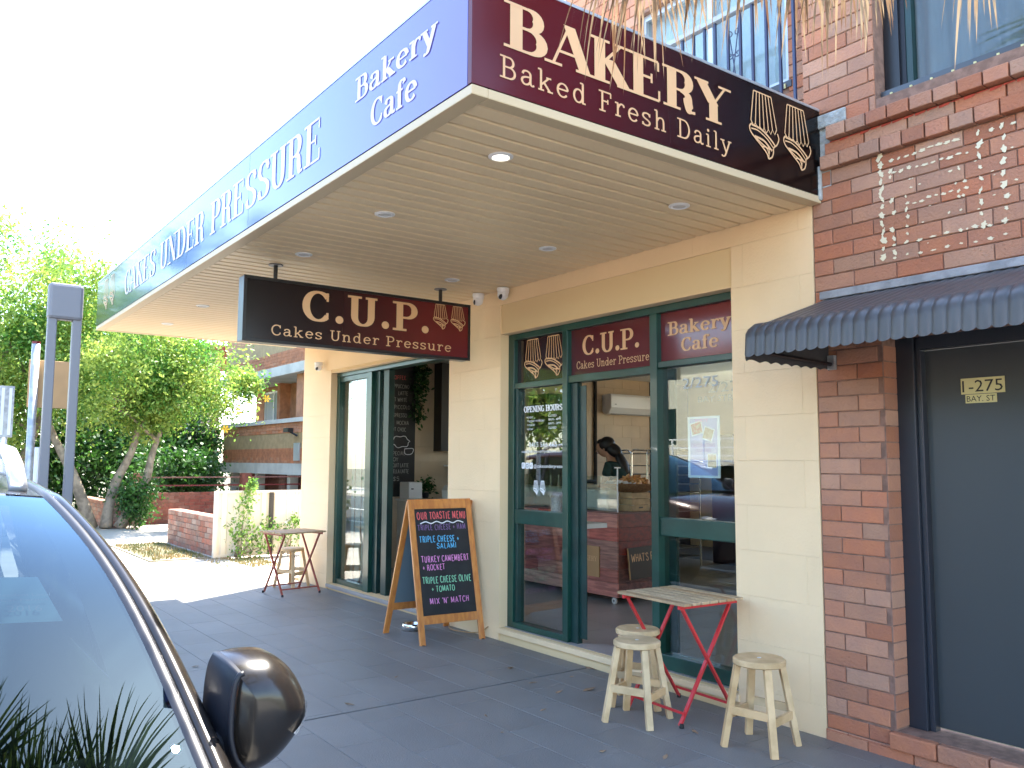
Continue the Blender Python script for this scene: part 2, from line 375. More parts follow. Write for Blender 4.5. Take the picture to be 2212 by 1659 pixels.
def write(pl, text, u0, v0, H, width=None, T=.2, t=.07, serif=True, track=.02, mb=None, jit=0., lift=.003, center=None):
    """draw text with its cap height H; stretched to width if given"""
    mb = mb or MB(); adv = sum(G[c][0] + track for c in text) - track
    kx = H if width is None else width / adv
    if center is not None: u0 = center - adv * kx / 2
    u = u0; c = 0
    for ch in text:
        w, st, sf = G[ch]; jy = rnd.uniform(-jit, jit) * H; js = 1 + rnd.uniform(-jit, jit); sk = rnd.uniform(-jit, jit)
        tf = lambda x, y: (u + (x + sk * y) * kx * js, v0 + jy + y * H * (1 - t if serif else 1) + (t / 2 * H if serif else 0))
        for s_ in st:
            c += 1; lf = lift + .00012 * (c % 9)
            if serif and s_[0] == 'L' and s_[1] != s_[3] and s_[2] != s_[4]:      # diagonals end flush with the line
                (ax, ay), (bx, by) = tf(s_[1], s_[2]), tf(s_[3], s_[4]); dx, dy = bx - ax, by - ay; l = math.hypot(dx, dy)
                f_ = s_[5] if len(s_) > 5 else 'T'; hw_ = (T * kx * .92 if f_ == 'T' else t * H * 1.15) * l / abs(dy) / 2
                mb.poly([pl.at(ax - hw_, ay, lf), pl.at(ax + hw_, ay, lf), pl.at(bx + hw_, by, lf), pl.at(bx - hw_, by, lf)]); continue
            if s_[0] == 'D':
                x, y, r = s_[1:]; r *= 1 + (T - .07) * 1.2
                mb.poly([pl.at(*tf(x + r * math.cos(a * math.pi / 9) * H / kx, y + r * math.sin(a * math.pi / 9)), lf) for a in range(18)])
                continue
            if s_[0] == 'L':
                f_ = s_[5] if len(s_) > 5 else None; pts = [tf(s_[1], s_[2]), tf(s_[3], s_[4])]
            else: f_ = None; pts = [tf(*p) for p in s_[1]]
            if not serif:
                if jit: pts = [(p[0] + rnd.uniform(-.02, .02) * H, p[1] + rnd.uniform(-.02, .02) * H) for p in pts]
                wf = lambda dx, dy: T * H
                if s_[0] == 'L' and f_ == 't' and abs(s_[1] - s_[3]) < .01 and ch not in 'NM': continue
            elif f_ == 'T': wf = lambda dx, dy: T * kx
            elif f_ == 't': wf = lambda dx, dy: t * H * 1.1
            else: wf = lambda dx, dy: (t + (T * kx / H - t) * abs(dy) ** 1.5) * H
            stroke(mb, pl, pts, wf, lf)
        if serif:
            for (x, y, hw) in sf:
                c += 1; hw2 = hw + (T - .1) * .35
                a = tf(x - hw2, y); b = tf(x + hw2, y); stroke(mb, pl, [a, b], lambda dx, dy: t * H, lift + .00012 * (9 + c % 5))
        u += (w + track) * kx
    return mb

def bold(pl, text, u0, v0, H, size=None, mb=None, width=None, lift=.003):
    """small plain print made with the built-in font, as flat polygons"""
    mb = mb or MB()
    cu = bpy.data.curves.new('print', 'FONT'); cu.body = text; cu.size = 1; cu.resolution_u = 2
    o = bpy.data.objects.new('print', cu); C.objects.link(o)
    dg = bpy.context.evaluated_depsgraph_get(); me = bpy.data.meshes.new_from_object(o.evaluated_get(dg))
    xs = [v.co.x for v in me.vertices]; w = max(xs) - min(xs) if xs else 1; sx = (width / w) if width else H / .73; sy = H / .73
    n = len(mb.v)
    for v in me.vertices: mb.v.append(tuple(pl.at(u0 + (v.co.x - min(xs)) * sx, v0 + v.co.y * sy, lift)))
    for p in me.polygons: mb.f.append([n + i for i in p.vertices])
    bpy.data.objects.remove(o); bpy.data.meshes.remove(me); bpy.data.curves.remove(cu)
    return mb

def cupcake(pl, cu, top, H, W, lw, mb, lean=.12, lift=.003):
    """upside-down cupcake line drawing: pleated case above, swirl running to a tip below"""
    def q(x, y): return (cu + (x + lean * y * .6) * W, top - y * H)
    k = 0
    def S_(pts, w=lw):
        nonlocal k; k += 1; stroke(mb, pl, [q(*p) for p in pts], lambda a, b: w, lift + .0001 * (k % 12))
    n = 7
    for i in range(n):
        f = i / (n - 1); S_([(-.3 + .6 * f, .02), (-.44 + .88 * f, .5 + .05 * math.sin(f * 3.1))])
    S_([(-.3, .02), (.3, .02)])
    zz = []
    for i in range(n):
        f = i / (n - 1); zz.append((-.44 + .88 * f, .5 + .05 * math.sin(f * 3.1)))
        if i < n - 1: zz.append((-.44 + .88 * (f + .5 / (n - 1)), .56 + .05 * math.sin(f * 3.1)))
    S_(zz)
    S_(crv([(-.42, .54), (-.5, .6), (-.46, .68), (-.3, .76), (-.12, .84), (.04, .92), (.1, 1.0)]), lw * 1.3)
    S_(crv([(.46, .56), (.5, .64), (.42, .74), (.3, .8), (.28, .88), (.22, .96), (.1, 1.0)]), lw * 1.2)
    S_(crv([(-.42, .56), (-.1, .58), (.2, .68), (.36, .76)]), lw * 1.5)
    S_(crv([(-.44, .62), (-.2, .62), (.1, .7), (.28, .8)]))
    S_(crv([(-.34, .72), (-.05, .74), (.12, .8), (.24, .86)]), lw * 1.5)
    S_(crv([(-.34, .72), (-.1, .8), (.1, .84), (.26, .84)]))
    S_(crv([(-.1, .84), (.05, .84), (.12, .92), (.1, 1.0)]))
    S_(crv([(.1, .8), (.14, .88), (.1, .98)]))
    return mb

# ------------------------------------------------------------------ materials
M = {}
M['cream'] = mat('cream_wall_paint', (.82, .61, .36), .62, var=.07, scale=1.3, bump=.25, bscale=60, rnd_obj=.006)
M['cream_flat'] = mat('cream_joint', (.70, .52, .28), .8)
M['soffit'] = mat('soffit_boards', (.80, .62, .38), .42, var=.06, scale=1.2, rnd_obj=.012)
M['soffit_gap'] = mat('soffit_groove_shadow', (.16, .10, .055), .8)  # backing colour darkened so the board gaps read as shadow lines
M['soffit_trim'] = mat('soffit_trim', (.56, .44, .27), .5)
M['green'] = mat('green_frame', (.008, .062, .044), .32, var=.35, scale=3, coat=.25)
M['green_dark'] = mat('dark_green_frame', (.008, .04, .035), .35, var=.3, scale=5)
M['brick'] = mat('red_brick', (.42, .185, .098), .85, col2=(.36, .165, .10), scale=9, bump=.6, bscale=70, rnd_obj=.14, mixlo=.35, mixhi=.7)
M['mortar'] = mat('mortar', (.27, .155, .11), .9, var=.3, scale=20, bump=.5)
M['orange_brick'] = mat('orange_brick', (.50, .19, .08), .8, var=.25, scale=5, rnd_obj=.1, bump=.3)
M['tan_brick'] = mat('tan_brick', (.42, .28, .13), .8, var=.2, scale=5, rnd_obj=.08)
M['low_brick'] = mat('garden_wall_brick', (.36, .16, .10), .85, col2=(.28, .17, .12), scale=9, bump=.6, rnd_obj=.22)
M['dark_brick'] = mat('dark_wall_brick', (.26, .085, .055), .85, var=.3, scale=9, rnd_obj=.15)  # dark red brick for the driveway wall, garage and roofs
M['tile'] = mat('pavement_tile', (.195, .184, .172), .5, col2=(.158, .149, .140), scale=2.1, bump=.35, bscale=120, rnd_obj=.06, mixlo=.3, mixhi=.75, detail=9)
M['tile_joint'] = mat('tile_joint', (.10, .098, .098), .8)
M['concrete'] = mat('concrete', (.42, .38, .32), .85, var=.18, scale=1.3, bump=.3)
M['asphalt'] = mat('asphalt', (.05, .05, .052), .85, var=.3, scale=2, bump=.8, bscale=160)
M['line'] = mat('road_paint', (.75, .75, .72), .7, var=.2, scale=9)
M['grass'] = leaf_mat('dry_grass', '4d5a2c', '9a8258', .2)
M['earth'] = mat('earth', (.20, .16, .11), .95, col2=(.11, .11, .06), scale=1.2, bump=.6)
M['charcoal'] = mat('charcoal_awning', (.062, .061, .063), .38, var=.15, scale=6, rnd_obj=.02)
M['door'] = mat('charcoal_door', (.043, .051, .052), .45, col2=(.037, .044, .046), scale=1.1, bump=.04, bscale=9, detail=4, mixlo=.2, mixhi=.8)
M['doorframe'] = mat('black_doorframe', (.022, .026, .034), .4)
M['black'] = mat('black_paint', (.012, .012, .014), .35)
M['sign_edge'] = mat('sign_frame', (.05, .055, .065), .3, spec=.6)
M['letter'] = mat('gold_lettering', (.68, .41, .21), .4)
M['letter_side'] = mat('sky_tinted_lettering', (.62, .50, .56), .35)  # gold letters paled by a sky reflection put into their colour
M['white'] = mat('white_plastic', (.78, .78, .77), .35)
M['offwhite'] = mat('off_white', (.62, .60, .55), .5, var=.05)
M['grey'] = mat('grey_metal', (.17, .17, .185), .45)
M['galv'] = mat('galvanised_steel', (.45, .47, .48), .45, metal=.5, var=.3, scale=20)
M['chrome'] = mat('chrome', (.75, .75, .75), .15, metal=1)
M['flash'] = mat('lead_flashing', (.30, .31, .33), .5, var=.3, scale=14, bump=.4)
M['cement'] = mat('cement_patch', (.42, .43, .40), .9, var=.3, scale=20, bump=1)
M['chalk'] = mat('blackboard', (.014, .014, .016), .55, var=.4, scale=7)
M['blueboard'] = mat('back_of_board', (.13, .19, .22), .7)
M['pine'] = mat('orange_stained_pine', (.62, .24, .055), .38, col2=(.50, .17, .04), scale=5, stretch=(6, 6, 1), coat=.2)
M['stoolwood'] = mat('pale_acacia', (.66, .45, .23), .6, col2=(.52, .34, .16), scale=9, bump=.3, bscale=30, rnd_obj=.1, detail=8)
M['slatwood'] = mat('weathered_slat', (.52, .34, .17), .6, col2=(.38, .24, .12), scale=8, stretch=(1, 7, 1), rnd_obj=.14, bump=.3)
M['redmetal'] = mat('red_powdercoat', (.62, .035, .04), .35, var=.1)
M['rustmetal'] = mat('faded_red_metal', (.42, .10, .07), .5, var=.3, scale=30)
M['rubber'] = mat('black_rubber', (.015, .015, .016), .7)
M['redwood'] = mat('stained_plank', (.19, .035, .022), .42, col2=(.10, .018, .014), scale=4, stretch=(1, 5, 9), rnd_obj=.30, detail=9, bump=.2)
M['litwood'] = mat('lit_front_plank', (.46, .17, .12), .4, col2=(.27, .09, .065), scale=4, stretch=(1.2, 5, 10), rnd_obj=.28, detail=9, bump=.2)  # same counter wood as the side, light on the front put into the colour
M['kraft'] = mat('kraft_board', (.46, .27, .12), .7, var=.08)
M['crate'] = mat('pine_crate', (.48, .33, .17), .7, var=.25, scale=12)

M['wicker'] = mat('wicker', (.42, .24, .11), .7, col2=(.22, .11, .05), scale=60, bump=1, bscale=90)
M['bread'] = mat('croissant_crust', (.50, .20, .05), .5, col2=(.66, .38, .14), scale=24, bump=.8, bscale=60)
M['paper'] = mat('white_paper', (.72, .72, .74), .8)
M['inwall'] = mat('interior_block_wall', (.66, .52, .36), .75, var=.1, scale=2, rnd_obj=.03)
M['infloor'] = mat('interior_tile', (.32, .29, .27), .32, var=.12, scale=2.5, rnd_obj=.04)
M['inceil'] = mat('interior_ceiling', (.72, .70, .66), .8)
M['curtain'] = mat('vertical_blind', (.42, .40, .34), .8, rnd_obj=.03)
M['glass'] = glass_mat('window_glass', (.84, .90, .88), 1.5, 1.5)
M['glass_dark'] = glass_mat('upper_glass', (.80, .84, .84), 1.5, .75)
M['glass_car'] = glass_mat('windscreen_glass', (.09, .12, .13), 1.5, 1.15, sheen=(.62, .86, 1.0))
M['glass_side'] = glass_mat('tinted_side_glass', (.10, .12, .12), 1.5, 1.5)
M['carpaint'] = mat('brown_black_metallic', (.013, .0105, .009), .22, metal=.0, coat=.1, spec=.35)
M['redpaint'] = mat('maroon_paint', (.045, .014, .016), .25, metal=.2, coat=1.0)
M['silverpaint'] = mat('silver_paint', (.45, .46, .48), .25, metal=.6, coat=1.0)
M['carblack'] = mat('car_trim', (.010, .011, .016), .45, spec=.35)
M['dash'] = mat('dashboard', (.03, .035, .04), .6, var=.2)
M['silver'] = mat('silver_rail', (.70, .71, .73), .25, metal=.7)
M['indicator'] = mat('clear_indicator', (.62, .62, .62), .12, var=.4, scale=120, coat=.6)
M['bluebin'] = mat('blue_plastic', (.03, .15, .55), .4)
M['redlid'] = mat('red_plastic', (.70, .03, .04), .4)
M['binbody'] = mat('dark_green_plastic', (.02, .06, .03), .5)
M['leaf'] = leaf_mat('tree_leaf', '4c8030', 'a0b050', .48, scale=1.2)
M['leaf2'] = leaf_mat('dark_leaf', '24451a', '3d6a26', .35, scale=1.5)  # darker green for the hedges and some of the trees
M['leaf3'] = leaf_mat('shrub_leaf', '3f6a28', '86a64a', .4, scale=6)
M['leafin'] = leaf_mat('trailing_plant_leaf', '1f4a1c', '2d5a22', .3, scale=9)
M['palm'] = leaf_mat('palm_leaf', '33491a', '6f7a30', .35, scale=7)
M['deadpalm'] = leaf_mat('dead_palm_leaf', '6e4f34', 'a08a6e', .25, rough=.8, scale=9)
M['litter'] = mat('dead_leaf', (.30, .19, .11), .8, var=.4, scale=30)
M['bark'] = mat('bark', (.30, .24, .17), .9, var=.4, scale=8, bump=1)
M['darkbark'] = mat('dark_bark', (.05, .045, .04), .9)
M['flower'] = mat('yellow_flower', (.75, .42, .02), .7)
M['fence'] = mat('cream_steel_fence', (.66, .60, .48), .45, var=.05, rnd_obj=.02)
M['slab'] = mat('pale_slab', (.55, .52, .46), .8, var=.2, scale=2)
M['bluelight'] = mat('pale_window_blind', (.42, .47, .50), .6, var=.06)
M['skin'] = mat('skin', (.48, .27, .18), .55)
M['hair'] = mat('black_hair', (.010, .008, .008), .4)
M['tshirt'] = mat('dark_green_tshirt', (.014, .045, .042), .8)
M['jeans'] = mat('dark_trousers', (.02, .02, .03), .8)
M['rail_blue'] = mat('blue_black_iron', (.022, .03, .075), .4)
M['rail_grey'] = mat('grey_rail', (.30, .34, .37), .4)
M['alu'] = mat('aluminium', (.50, .52, .54), .35, metal=.6)
M['splash'] = mat('cream_paint_splash', (.72, .64, .44), .6)
M['spray'] = mat('red_spray_paint', (.50, .07, .04), .8, var=.3, scale=30)
M['pink'] = mat('magenta_print', (.75, .22, .50), .6)
M['violet'] = mat('violet_print', (.26, .10, .45), .6)
M['lilac'] = mat('lilac_print', (.36, .36, .60), .6)
M['gold_photo'] = mat('photo_print', (.30, .18, .08), .5, col2=(.42, .32, .18), scale=60)
M['red_photo'] = mat('pizza_photo_print', (.45, .07, .05), .5, col2=(.45, .34, .20), scale=50)
for n, c in dict(ch_red=(.72, .12, .12), ch_white=(.80, .80, .82), ch_purple=(.20, .11, .26), ch_blue=(.12, .48, .78), ch_pink=(.72, .26, .55), ch_green=(.25, .58, .36), ch_orange=(.75, .35, .12), ch_grey=(.34, .33, .31)).items():
    M[n] = mat('chalk_pen_' + n[3:], c, .8)
M['vinyl'] = mat('white_vinyl', (.86, .88, .90), .6)
M['dim_vinyl'] = mat('grey_vinyl', (.20, .20, .16), .6)
M['etch'] = mat('pale_number_vinyl', (.45, .50, .50), .6)
M['plate'] = mat('brass_plate', (.62, .56, .26), .5)
_lamp = bpy.data.materials.new('lit_lamp'); _lamp.use_nodes = True
_lamp.node_tree.nodes['Principled BSDF'].inputs['Emission Color'].default_value = (1, .92, .75, 1)
_lamp.node_tree.nodes['Principled BSDF'].inputs['Emission Strength'].default_value = 1.2
M['lit'] = _lamp

X0, X1 = -10.25, -2.80          # bakery frontage
FR = -2.734                     # right-hand face of the canopy
FY = -2.41                      # street face of the canopy

# ------------------------------------------------------------------ ground, road, pavement
st = lambda o: tag(o, kind='structure')
st(B(-160, 120, -160, 160, -.30, -.16).build('ground', M['earth']))
st(B(-160, 120, -13.0, -3.62, -.159, -.12).build('road', M['asphalt']))
pav = st(B(-40, 40, -3.45, -.001, -.159, -.012).build('pavement', M['concrete']))
B(-10.02, 2.4, -3.445, -.005, -.0115, -.004).build('tile_bed', M['tile_joint'], pav)
lay(pav, (0, 0, -.008), (1, 0, 0), [(-10.0, -4.755, -3.44, -.004), (-4.735, 1.9, -3.44, -.004)], .6, .3, .003, .010, M['tile'], name='paving_tile', z0=-3.45, jit=.0004, limit=299, ch=.0012, upv=(0, 1, 0))
kb = st(MB().build('kerb', M['concrete']))
for i in range(-22, 14): B(i * 1.8 + .01, i * 1.8 + 1.79, -3.62, -3.455, -.158, -.006).build('kerb_stone', M['concrete'], kb, bevel=.012)
mk = MB()
for x in range(-60, 40, 3): mk.box(x, x + 1.5, -8.35, -8.23, -.119, -.115)
mk.box(-60, 40, -5.75, -5.65, -.119, -.115)
st(mk.build('road_marking', M['line']))
st(B(-60, 40, -17.5, -13.0, -.159, -.02).build('far_footpath', M['concrete']))
st(B(-28, -10.7, 0.0, 9.5, -.159, -.03).build('side_yard', M['concrete']))
st(B(-16.3, -13.35, -1.05, -.15, -.0115, .004).build('verge', M['earth']))
st(B(-40, -19.2, -3.44, -1.3, -.0115, -.002).build('verge_beyond_drive', M['earth']))

def tufts(name, n, region, h, m, seed, label=None):
    r = random.Random(seed); mb = MB()
    for _ in range(n):
        x = r.uniform(region[0], region[1]); y = r.uniform(region[2], region[3]); a = r.uniform(0, 6.3); hh = h * r.uniform(.4, 1.2); w = .006 + .006 * r.random()
        dx, dy = math.cos(a) * w, math.sin(a) * w; lx, ly = r.uniform(-.5, .5) * hh, r.uniform(-.5, .5) * hh
        mb.poly([(x - dx, y - dy, region[4]), (x + dx, y + dy, region[4]), (x + lx, y + ly, region[4] + hh)])
    o = mb.build(name, m); o['kind'] = 'stuff'; o['label'] = label; o['category'] = 'grass'; return o
tufts('dry_grass', 1500, (-16.2, -13.4, -1.0, -.2, 0), .06, M['grass'], 3, 'patchy grass along the foot of the low brick wall')
tufts('dry_grass', 1100, (-13.3, -12.0, -.35, .5, -.03), .05, M['grass'], 5, 'straw-coloured grass and litter in front of the cream fence')

# ------------------------------------------------------------------ bakery building
bak = thing('bakery_building', 'cream painted bakery shopfront with green framed windows under a canopy', 'building', (X0, 0, 0))
HOLES = [(-9.42, -6.73, .06, 2.56), (-5.90, -3.39, .105, 2.61)]
def wall_with_holes(name, m, parent, x0, x1, z0, z1, y0, y1, holes):
    mb = MB(); xs = sorted(set([x0, x1] + [h[0] for h in holes] + [h[1] for h in holes]))
    for a, b in zip(xs[:-1], xs[1:]):
        zs = [(z0, z1)]
        for h in holes:
            if h[0] <= a + 1e-6 and h[1] >= b - 1e-6:
                nz = []
                for c, d in zs:
                    if h[2] > c: nz.append((c, min(d, h[2])))
                    if h[3] < d: nz.append((max(c, h[3]), d))
                zs = [q for q in nz if q[1] - q[0] > 1e-4]
        for c, d in zs: mb.box(a, b, y0, y1, c, d)
    return mb.build(name, m, parent)
wall_with_holes('wall', M['cream_flat'], bak, X0, X1, -.05, 3.35, .012, .22, HOLES)
lay(bak, (0, .0125, 0), (1, 0, 0), [(X0, X1, -.012, 3.3)], .81, .27, .0009, .0125, M['cream'], name='block', holes=HOLES, z0=-.105, jit=.0001, limit=300, u0=X1 - .5, ch=.0005)
for (a, b, c, d) in HOLES:   # painted reveals
    mb = MB(); mb.box(a - .002, a + .004, .0, .21, c, d); mb.box(b - .004, b + .002, .0, .21, c, d); mb.box(a + .004, b - .004, .001, .21, d - .004, d + .002)
    mb.build('reveal', M['cream'], bak)
B(-5.93, -3.385, -.012, .06, .06, .103).build('window_sill', M['cream'], bak, bevel=.004)
B(-5.896, -3.394, .06, .30, .07, .108).build('threshold', M['infloor'], bak)
B(-9.416, -6.734, -.01, .32, .02, .058).build('threshold', M['infloor'], bak, bevel=.004)
# side and rear walls, roof
B(X0, X0 + .2, .22, 7.0, -.05, 3.35).build('side_wall', M['cream'], bak)
B(X1 - .2, X1, .22, 7.0, -.05, 3.35).build('side_wall', M['cream'], bak)
mb = MB(); mb.box(X0, -8.4, 7.0, 7.2, -.05, 3.35); mb.box(-8.4, -3.4, 7.0, 7.2, -.05, .9); mb.box(-8.4, -3.4, 7.0, 7.2, 2.75, 3.35); mb.box(-3.4, X1, 7.0, 7.2, -.05, 3.35)  # unseen opening added at the rear to let daylight into the shop
mb.build('rear_wall', M['cream'], bak)
B(X0, X1, .0, 7.2, 3.352, 3.42).build('roof', M['slab'], bak)
# interior shell
B(X0 + .2, X1 - .2, .22, 7.0, .0, .088).build('floor', M['tile_joint'], bak)
lay(bak, (0, 0, .078), (1, 0, 0), [(X0 + .2, X1 - .2, .3, 5.4)], .6, .6, .004, .014, M['infloor'], name='floor_tile', z0=.3, shift=0, jit=.0002, ch=.001, upv=(0, 1, 0))
B(X0 + .2, X1 - .2, .22, 7.0, 2.86, 2.92).build('ceiling', M['inceil'], bak)
B(X0 + .2, X0 + .23, .22, 7.0, .09, 2.858).build('partition', M['inwall'], bak)
lay(bak, (X0 + .232, 0, 0), (0, 1, 0), [(.25, 6.02, .1, 2.85)], .4, .2, .002, .012, M['inwall'], name='inner_block', z0=.1, jit=.0003, ch=.002)
B(X0 + .232, X0 + .26, 6.04, 6.98, .09, 2.85).build('dark_opening', M['black'], bak)

# ---- window joinery
def rect_frame(mb, x0, x1, z0, z1, w, y0, y1):
    mb.box(x0, x0 + w, y0, y1, z0, z1); mb.box(x1 - w, x1, y0, y1, z0, z1); mb.box(x0 + w, x1 - w, y0, y1, z0, z0 + w); mb.box(x0 + w, x1 - w, y0, y1, z1 - w, z1)
win = MB().box(-5.896, -5.815, .085, .185, .108, 2.604).build('window_frame', M['green'], bak, bevel=.003)
for nm, bx in dict(head=(-5.815, -3.394, .085, .185, 2.552, 2.604), mullion=(-5.157, -5.095, .08, .19, .108, 2.552), mullion2=(-4.187, -4.118, .08, .19, .108, 2.552),
                   jamb=(-3.43, -3.394, .085, .185, .108, 2.552)).items():
    MB().box(*bx).build(nm.rstrip('2'), M['green'], win, bevel=.003)
for a, b, z0, z1, y0 in ((-5.815, -5.157, 2.128, 2.175, .09), (-5.095, -4.187, 2.128, 2.185, .09), (-4.118, -3.43, 2.163, 2.205, .09)):
    MB().box(a, b, y0, .18, z0, z1).build('transom', M['green'], win, bevel=.003)
MB().box(-5.815, -5.157, .095, .175, .978, 1.098).build('mid_rail', M['green'], win, bevel=.006)
MB().box(-4.118, -3.43, .095, .175, .998, 1.122).build('mid_rail', M['green'], win, bevel=.006)
MB().box(-5.815, -5.157, .085, .18, .108, .156).build('bottom_rail', M['green'], win, bevel=.003)
MB().box(-4.118, -3.43, .085, .18, .108, .205).build('bottom_rail', M['green'], win, bevel=.003)
MB().box(-5.70, -5.157, .183, .2, .156, 2.128).box(-5.80, -5.76, .175, .182, .156, 2.128).build('inner_stile', M['green_dark'], win) if False else None
MB().box(-5.093, -5.012, .115, .165, .108, 2.126).build('door_stile', M['green_dark'], bak, bevel=.003)
MB().box(-4.117, -4.045, .178, .205, .206, 2.160).build('inner_stile', M['green_dark'], bak, bevel=.003)
MB().box(-5.812, -5.775, .1, .176, .157, .977).box(-5.812, -5.775, .1, .176, 1.099, 2.127).build('inner_stile', M['green_dark'], bak, bevel=.003)
for a, b, c, d in ((-5.774, -5.158, .157, .977), (-5.774, -5.158, 1.099, 2.127), (-4.117, -3.431, .206, .997), (-4.117, -3.431, 1.123, 2.162)):
    B(a, b, .137, .143, c, d).build('pane', M['glass'], bak)
B(-5.012, -4.93, .135, .141, .15, 2.1).build('door_glass_edge', M['green_dark'], bak)
# transom sign panels
M['t1'] = ramp_mat('dark_transom_print', 'X', -5.8, -5.15, [(0, '1c1114'), (1, '2a1418')], .08, .7)
M['t2'] = ramp_mat('maroon_transom_print', 'X', -5.1, -3.4, [(0, '4a1b20'), (.5, '5e1f22'), (1, '74221f')], .10, .6)
B(-5.814, -5.158, .125, .135, 2.176, 2.551).build('sign_panel', M['t1'], bak)
B(-5.094, -4.188, .125, .135, 2.186, 2.551).build('sign_panel', M['t2'], bak)
B(-4.117, -3.431, .125, .135, 2.206, 2.551).build('sign_panel', M['t2'], bak)
PW = Plane2((0, .125, 0), (1, 0, 0), (0, 0, 1))       # window plane; u = x, v = z, normal towards the street
mb = MB(); cupcake(PW, -5.60, 2.545, .34, .24, .008, mb); cupcake(PW, -5.32, 2.545, .34, .24, .008, mb); mb.build('cupcake_emblem', M['letter'], bak)
mb = write(PW, 'C.U.P.', -4.96, 2.335, .155, width=.64, T=.2, t=.075); write(PW, 'Cakes Under Pressure', -5.03, 2.232, .062, width=.80, T=.105, t=.07, mb=mb); mb.build('lettering', M['letter'], bak)
mb = write(PW, 'Bakery', -4.045, 2.385, .095, width=.55, T=.2, t=.08); write(PW, 'Cafe', -3.93, 2.262, .095, width=.33, T=.2, t=.08, mb=mb); mb.build('lettering', M['letter'], bak)
# vinyl lettering on the left pane
PG = Plane2((0, .136, 0), (1, 0, 0), (0, 0, 1))
mb = write(PG, 'OPENING HOURS', -5.735, 1.920, .052, width=.515, T=.26, t=.11, lift=.001)
for s_, z in (('MONDAY', 1.868), ('TUESDAY TO FRIDAY', 1.836), ('SATURDAY', 1.803), ('SUNDAY', 1.768)): bold(PG, s_, -5.69, z, .017, width=.014 * len(s_), mb=mb, lift=.001)
for s_, z in (('CLOSED', 1.872), ('8AM - 4PM', 1.840), ('8AM - 2PM', 1.808), ('CLOSED', 1.772)): bold(PG, s_, -5.40, z, .019, width=.0175 * len(s_), mb=mb, lift=.001)
bold(PG, '0415 566 665', -5.665, 1.625, .042, width=.375, mb=mb, lift=.001)
bold(PG, 'cup@cakesunderpressure.com.au', -5.765, 1.578, .024, width=.60, mb=mb, lift=.001)
bold(PG, '@cakesunderpressure', -5.60, 1.452, .03, width=.435, mb=mb, lift=.001)
mb.build('window_lettering', M['vinyl'], bak)
mb = MB()
for i in range(3):
    x = -5.765 + i * .054
    mb.poly([PG.at(x + .024 + a * .024 * (1 if abs(a) else 1), 1.468 + b * .026, .001) for a, b in ((-1, -.7), (-.7, -1), (.7, -1), (1, -.7), (1, .7), (.7, 1), (-.7, 1), (-1, .7))])
mb.build('social_icon_decal', M['vinyl'], bak)
mb = MB()
bold(PG, 'f', -5.750, 1.455, .032, mb=mb, lift=.002)
stroke(mb, PG, [(-5.687 + .013 * math.cos(a * .52), 1.468 + .014 * math.sin(a * .52)) for a in range(13)], lambda a, b: .005, .002)
bold(PG, 'd', -5.644, 1.455, .028, mb=mb, lift=.002)
mb.build('social_icon_print', M['black'], bak)
mb = MB(); cupcake(PG, -5.565, 1.345, .115, .07, .004, mb); cupcake(PG, -5.475, 1.345, .115, .07, .004, mb); mb.build('cupcake_decal', M['vinyl'], bak)
# number on the right pane
mb = bold(PG, '2/275', -3.93, 2.005, .075, width=.31, lift=.001); mb.build('number_decal', M['etch'], bak)
mb = MB(); PG2 = Plane2((0, .150, 0), (1, 0, 0), (0, 0, 1)); bold(PG2, '2/275', -3.72, 1.965, .07, width=.31, mb=mb, lift=.001); bold(PG2, 'BAY STREET', -3.805, 1.905, .042, width=.42, mb=mb, lift=.001); mb.build('number_decal', M['dim_vinyl'], bak)
B(-3.50, -3.445, .130, .1365, 2.03, 2.12).build('notice', M['paper'], bak)
po = thing('poster', 'lilac party-decorating poster taped inside the right window pane', 'poster', (-3.76, .15, 1.4))
B(-3.90, -3.625, .1465, .150, 1.40, 1.81).build('sheet', M['paper'], po)
PP = Plane2((0, .1465, 0), (1, 0, 0), (0, 0, 1))
def pq(pl, x0, x1, z0, z1, lift, rot=0):
    cx, cz = (x0 + x1) / 2, (z0 + z1) / 2; w, h = (x1 - x0) / 2, (z1 - z0) / 2
    return [pl.at(cx + a * w * math.cos(rot) - b * h * math.sin(rot), cz + a * w * math.sin(rot) + b * h * math.cos(rot), lift) for a, b in ((-1, -1), (1, -1), (1, 1), (-1, 1))]
MB().poly(pq(PP, -3.88, -3.645, 1.415, 1.795, .0005)).build('background_print', M['lilac'], po)
MB().poly(pq(PP, -3.872, -3.768, 1.685, 1.775, .002, .2)).poly(pq(PP, -3.765, -3.675, 1.645, 1.735, .002, -.3)).poly(pq(PP, -3.73, -3.652, 1.465, 1.56, .002, 0)).build('photo_border_print', M['paper'], po)
MB().poly(pq(PP, -3.864, -3.776, 1.694, 1.767, .0028, .2)).build('photo_print', M['red_photo'], po)
MB().poly(pq(PP, -3.758, -3.682, 1.653, 1.727, .0028, -.3)).poly(pq(PP, -3.725, -3.657, 1.470, 1.555, .0028, 0)).build('photo_print', M['gold_photo'], po)
mb = bold(PP, 'PARTY', -3.83, 1.772, .022, width=.11, lift=.003); mb.build('poster_lettering', M['pink'], po)
mb = bold(PP, 'DECORATING', -3.865, 1.602, .028, width=.2, lift=.003); bold(PP, 'CLASSES', -3.82, 1.575, .02, width=.12, mb=mb, lift=.003)
for i in range(5): bold(PP, 'sweet cakes and cookies', -3.86, 1.52 - i * .014, .008, width=.11, mb=mb, lift=.003)
mb.build('poster_lettering', M['violet'], po)

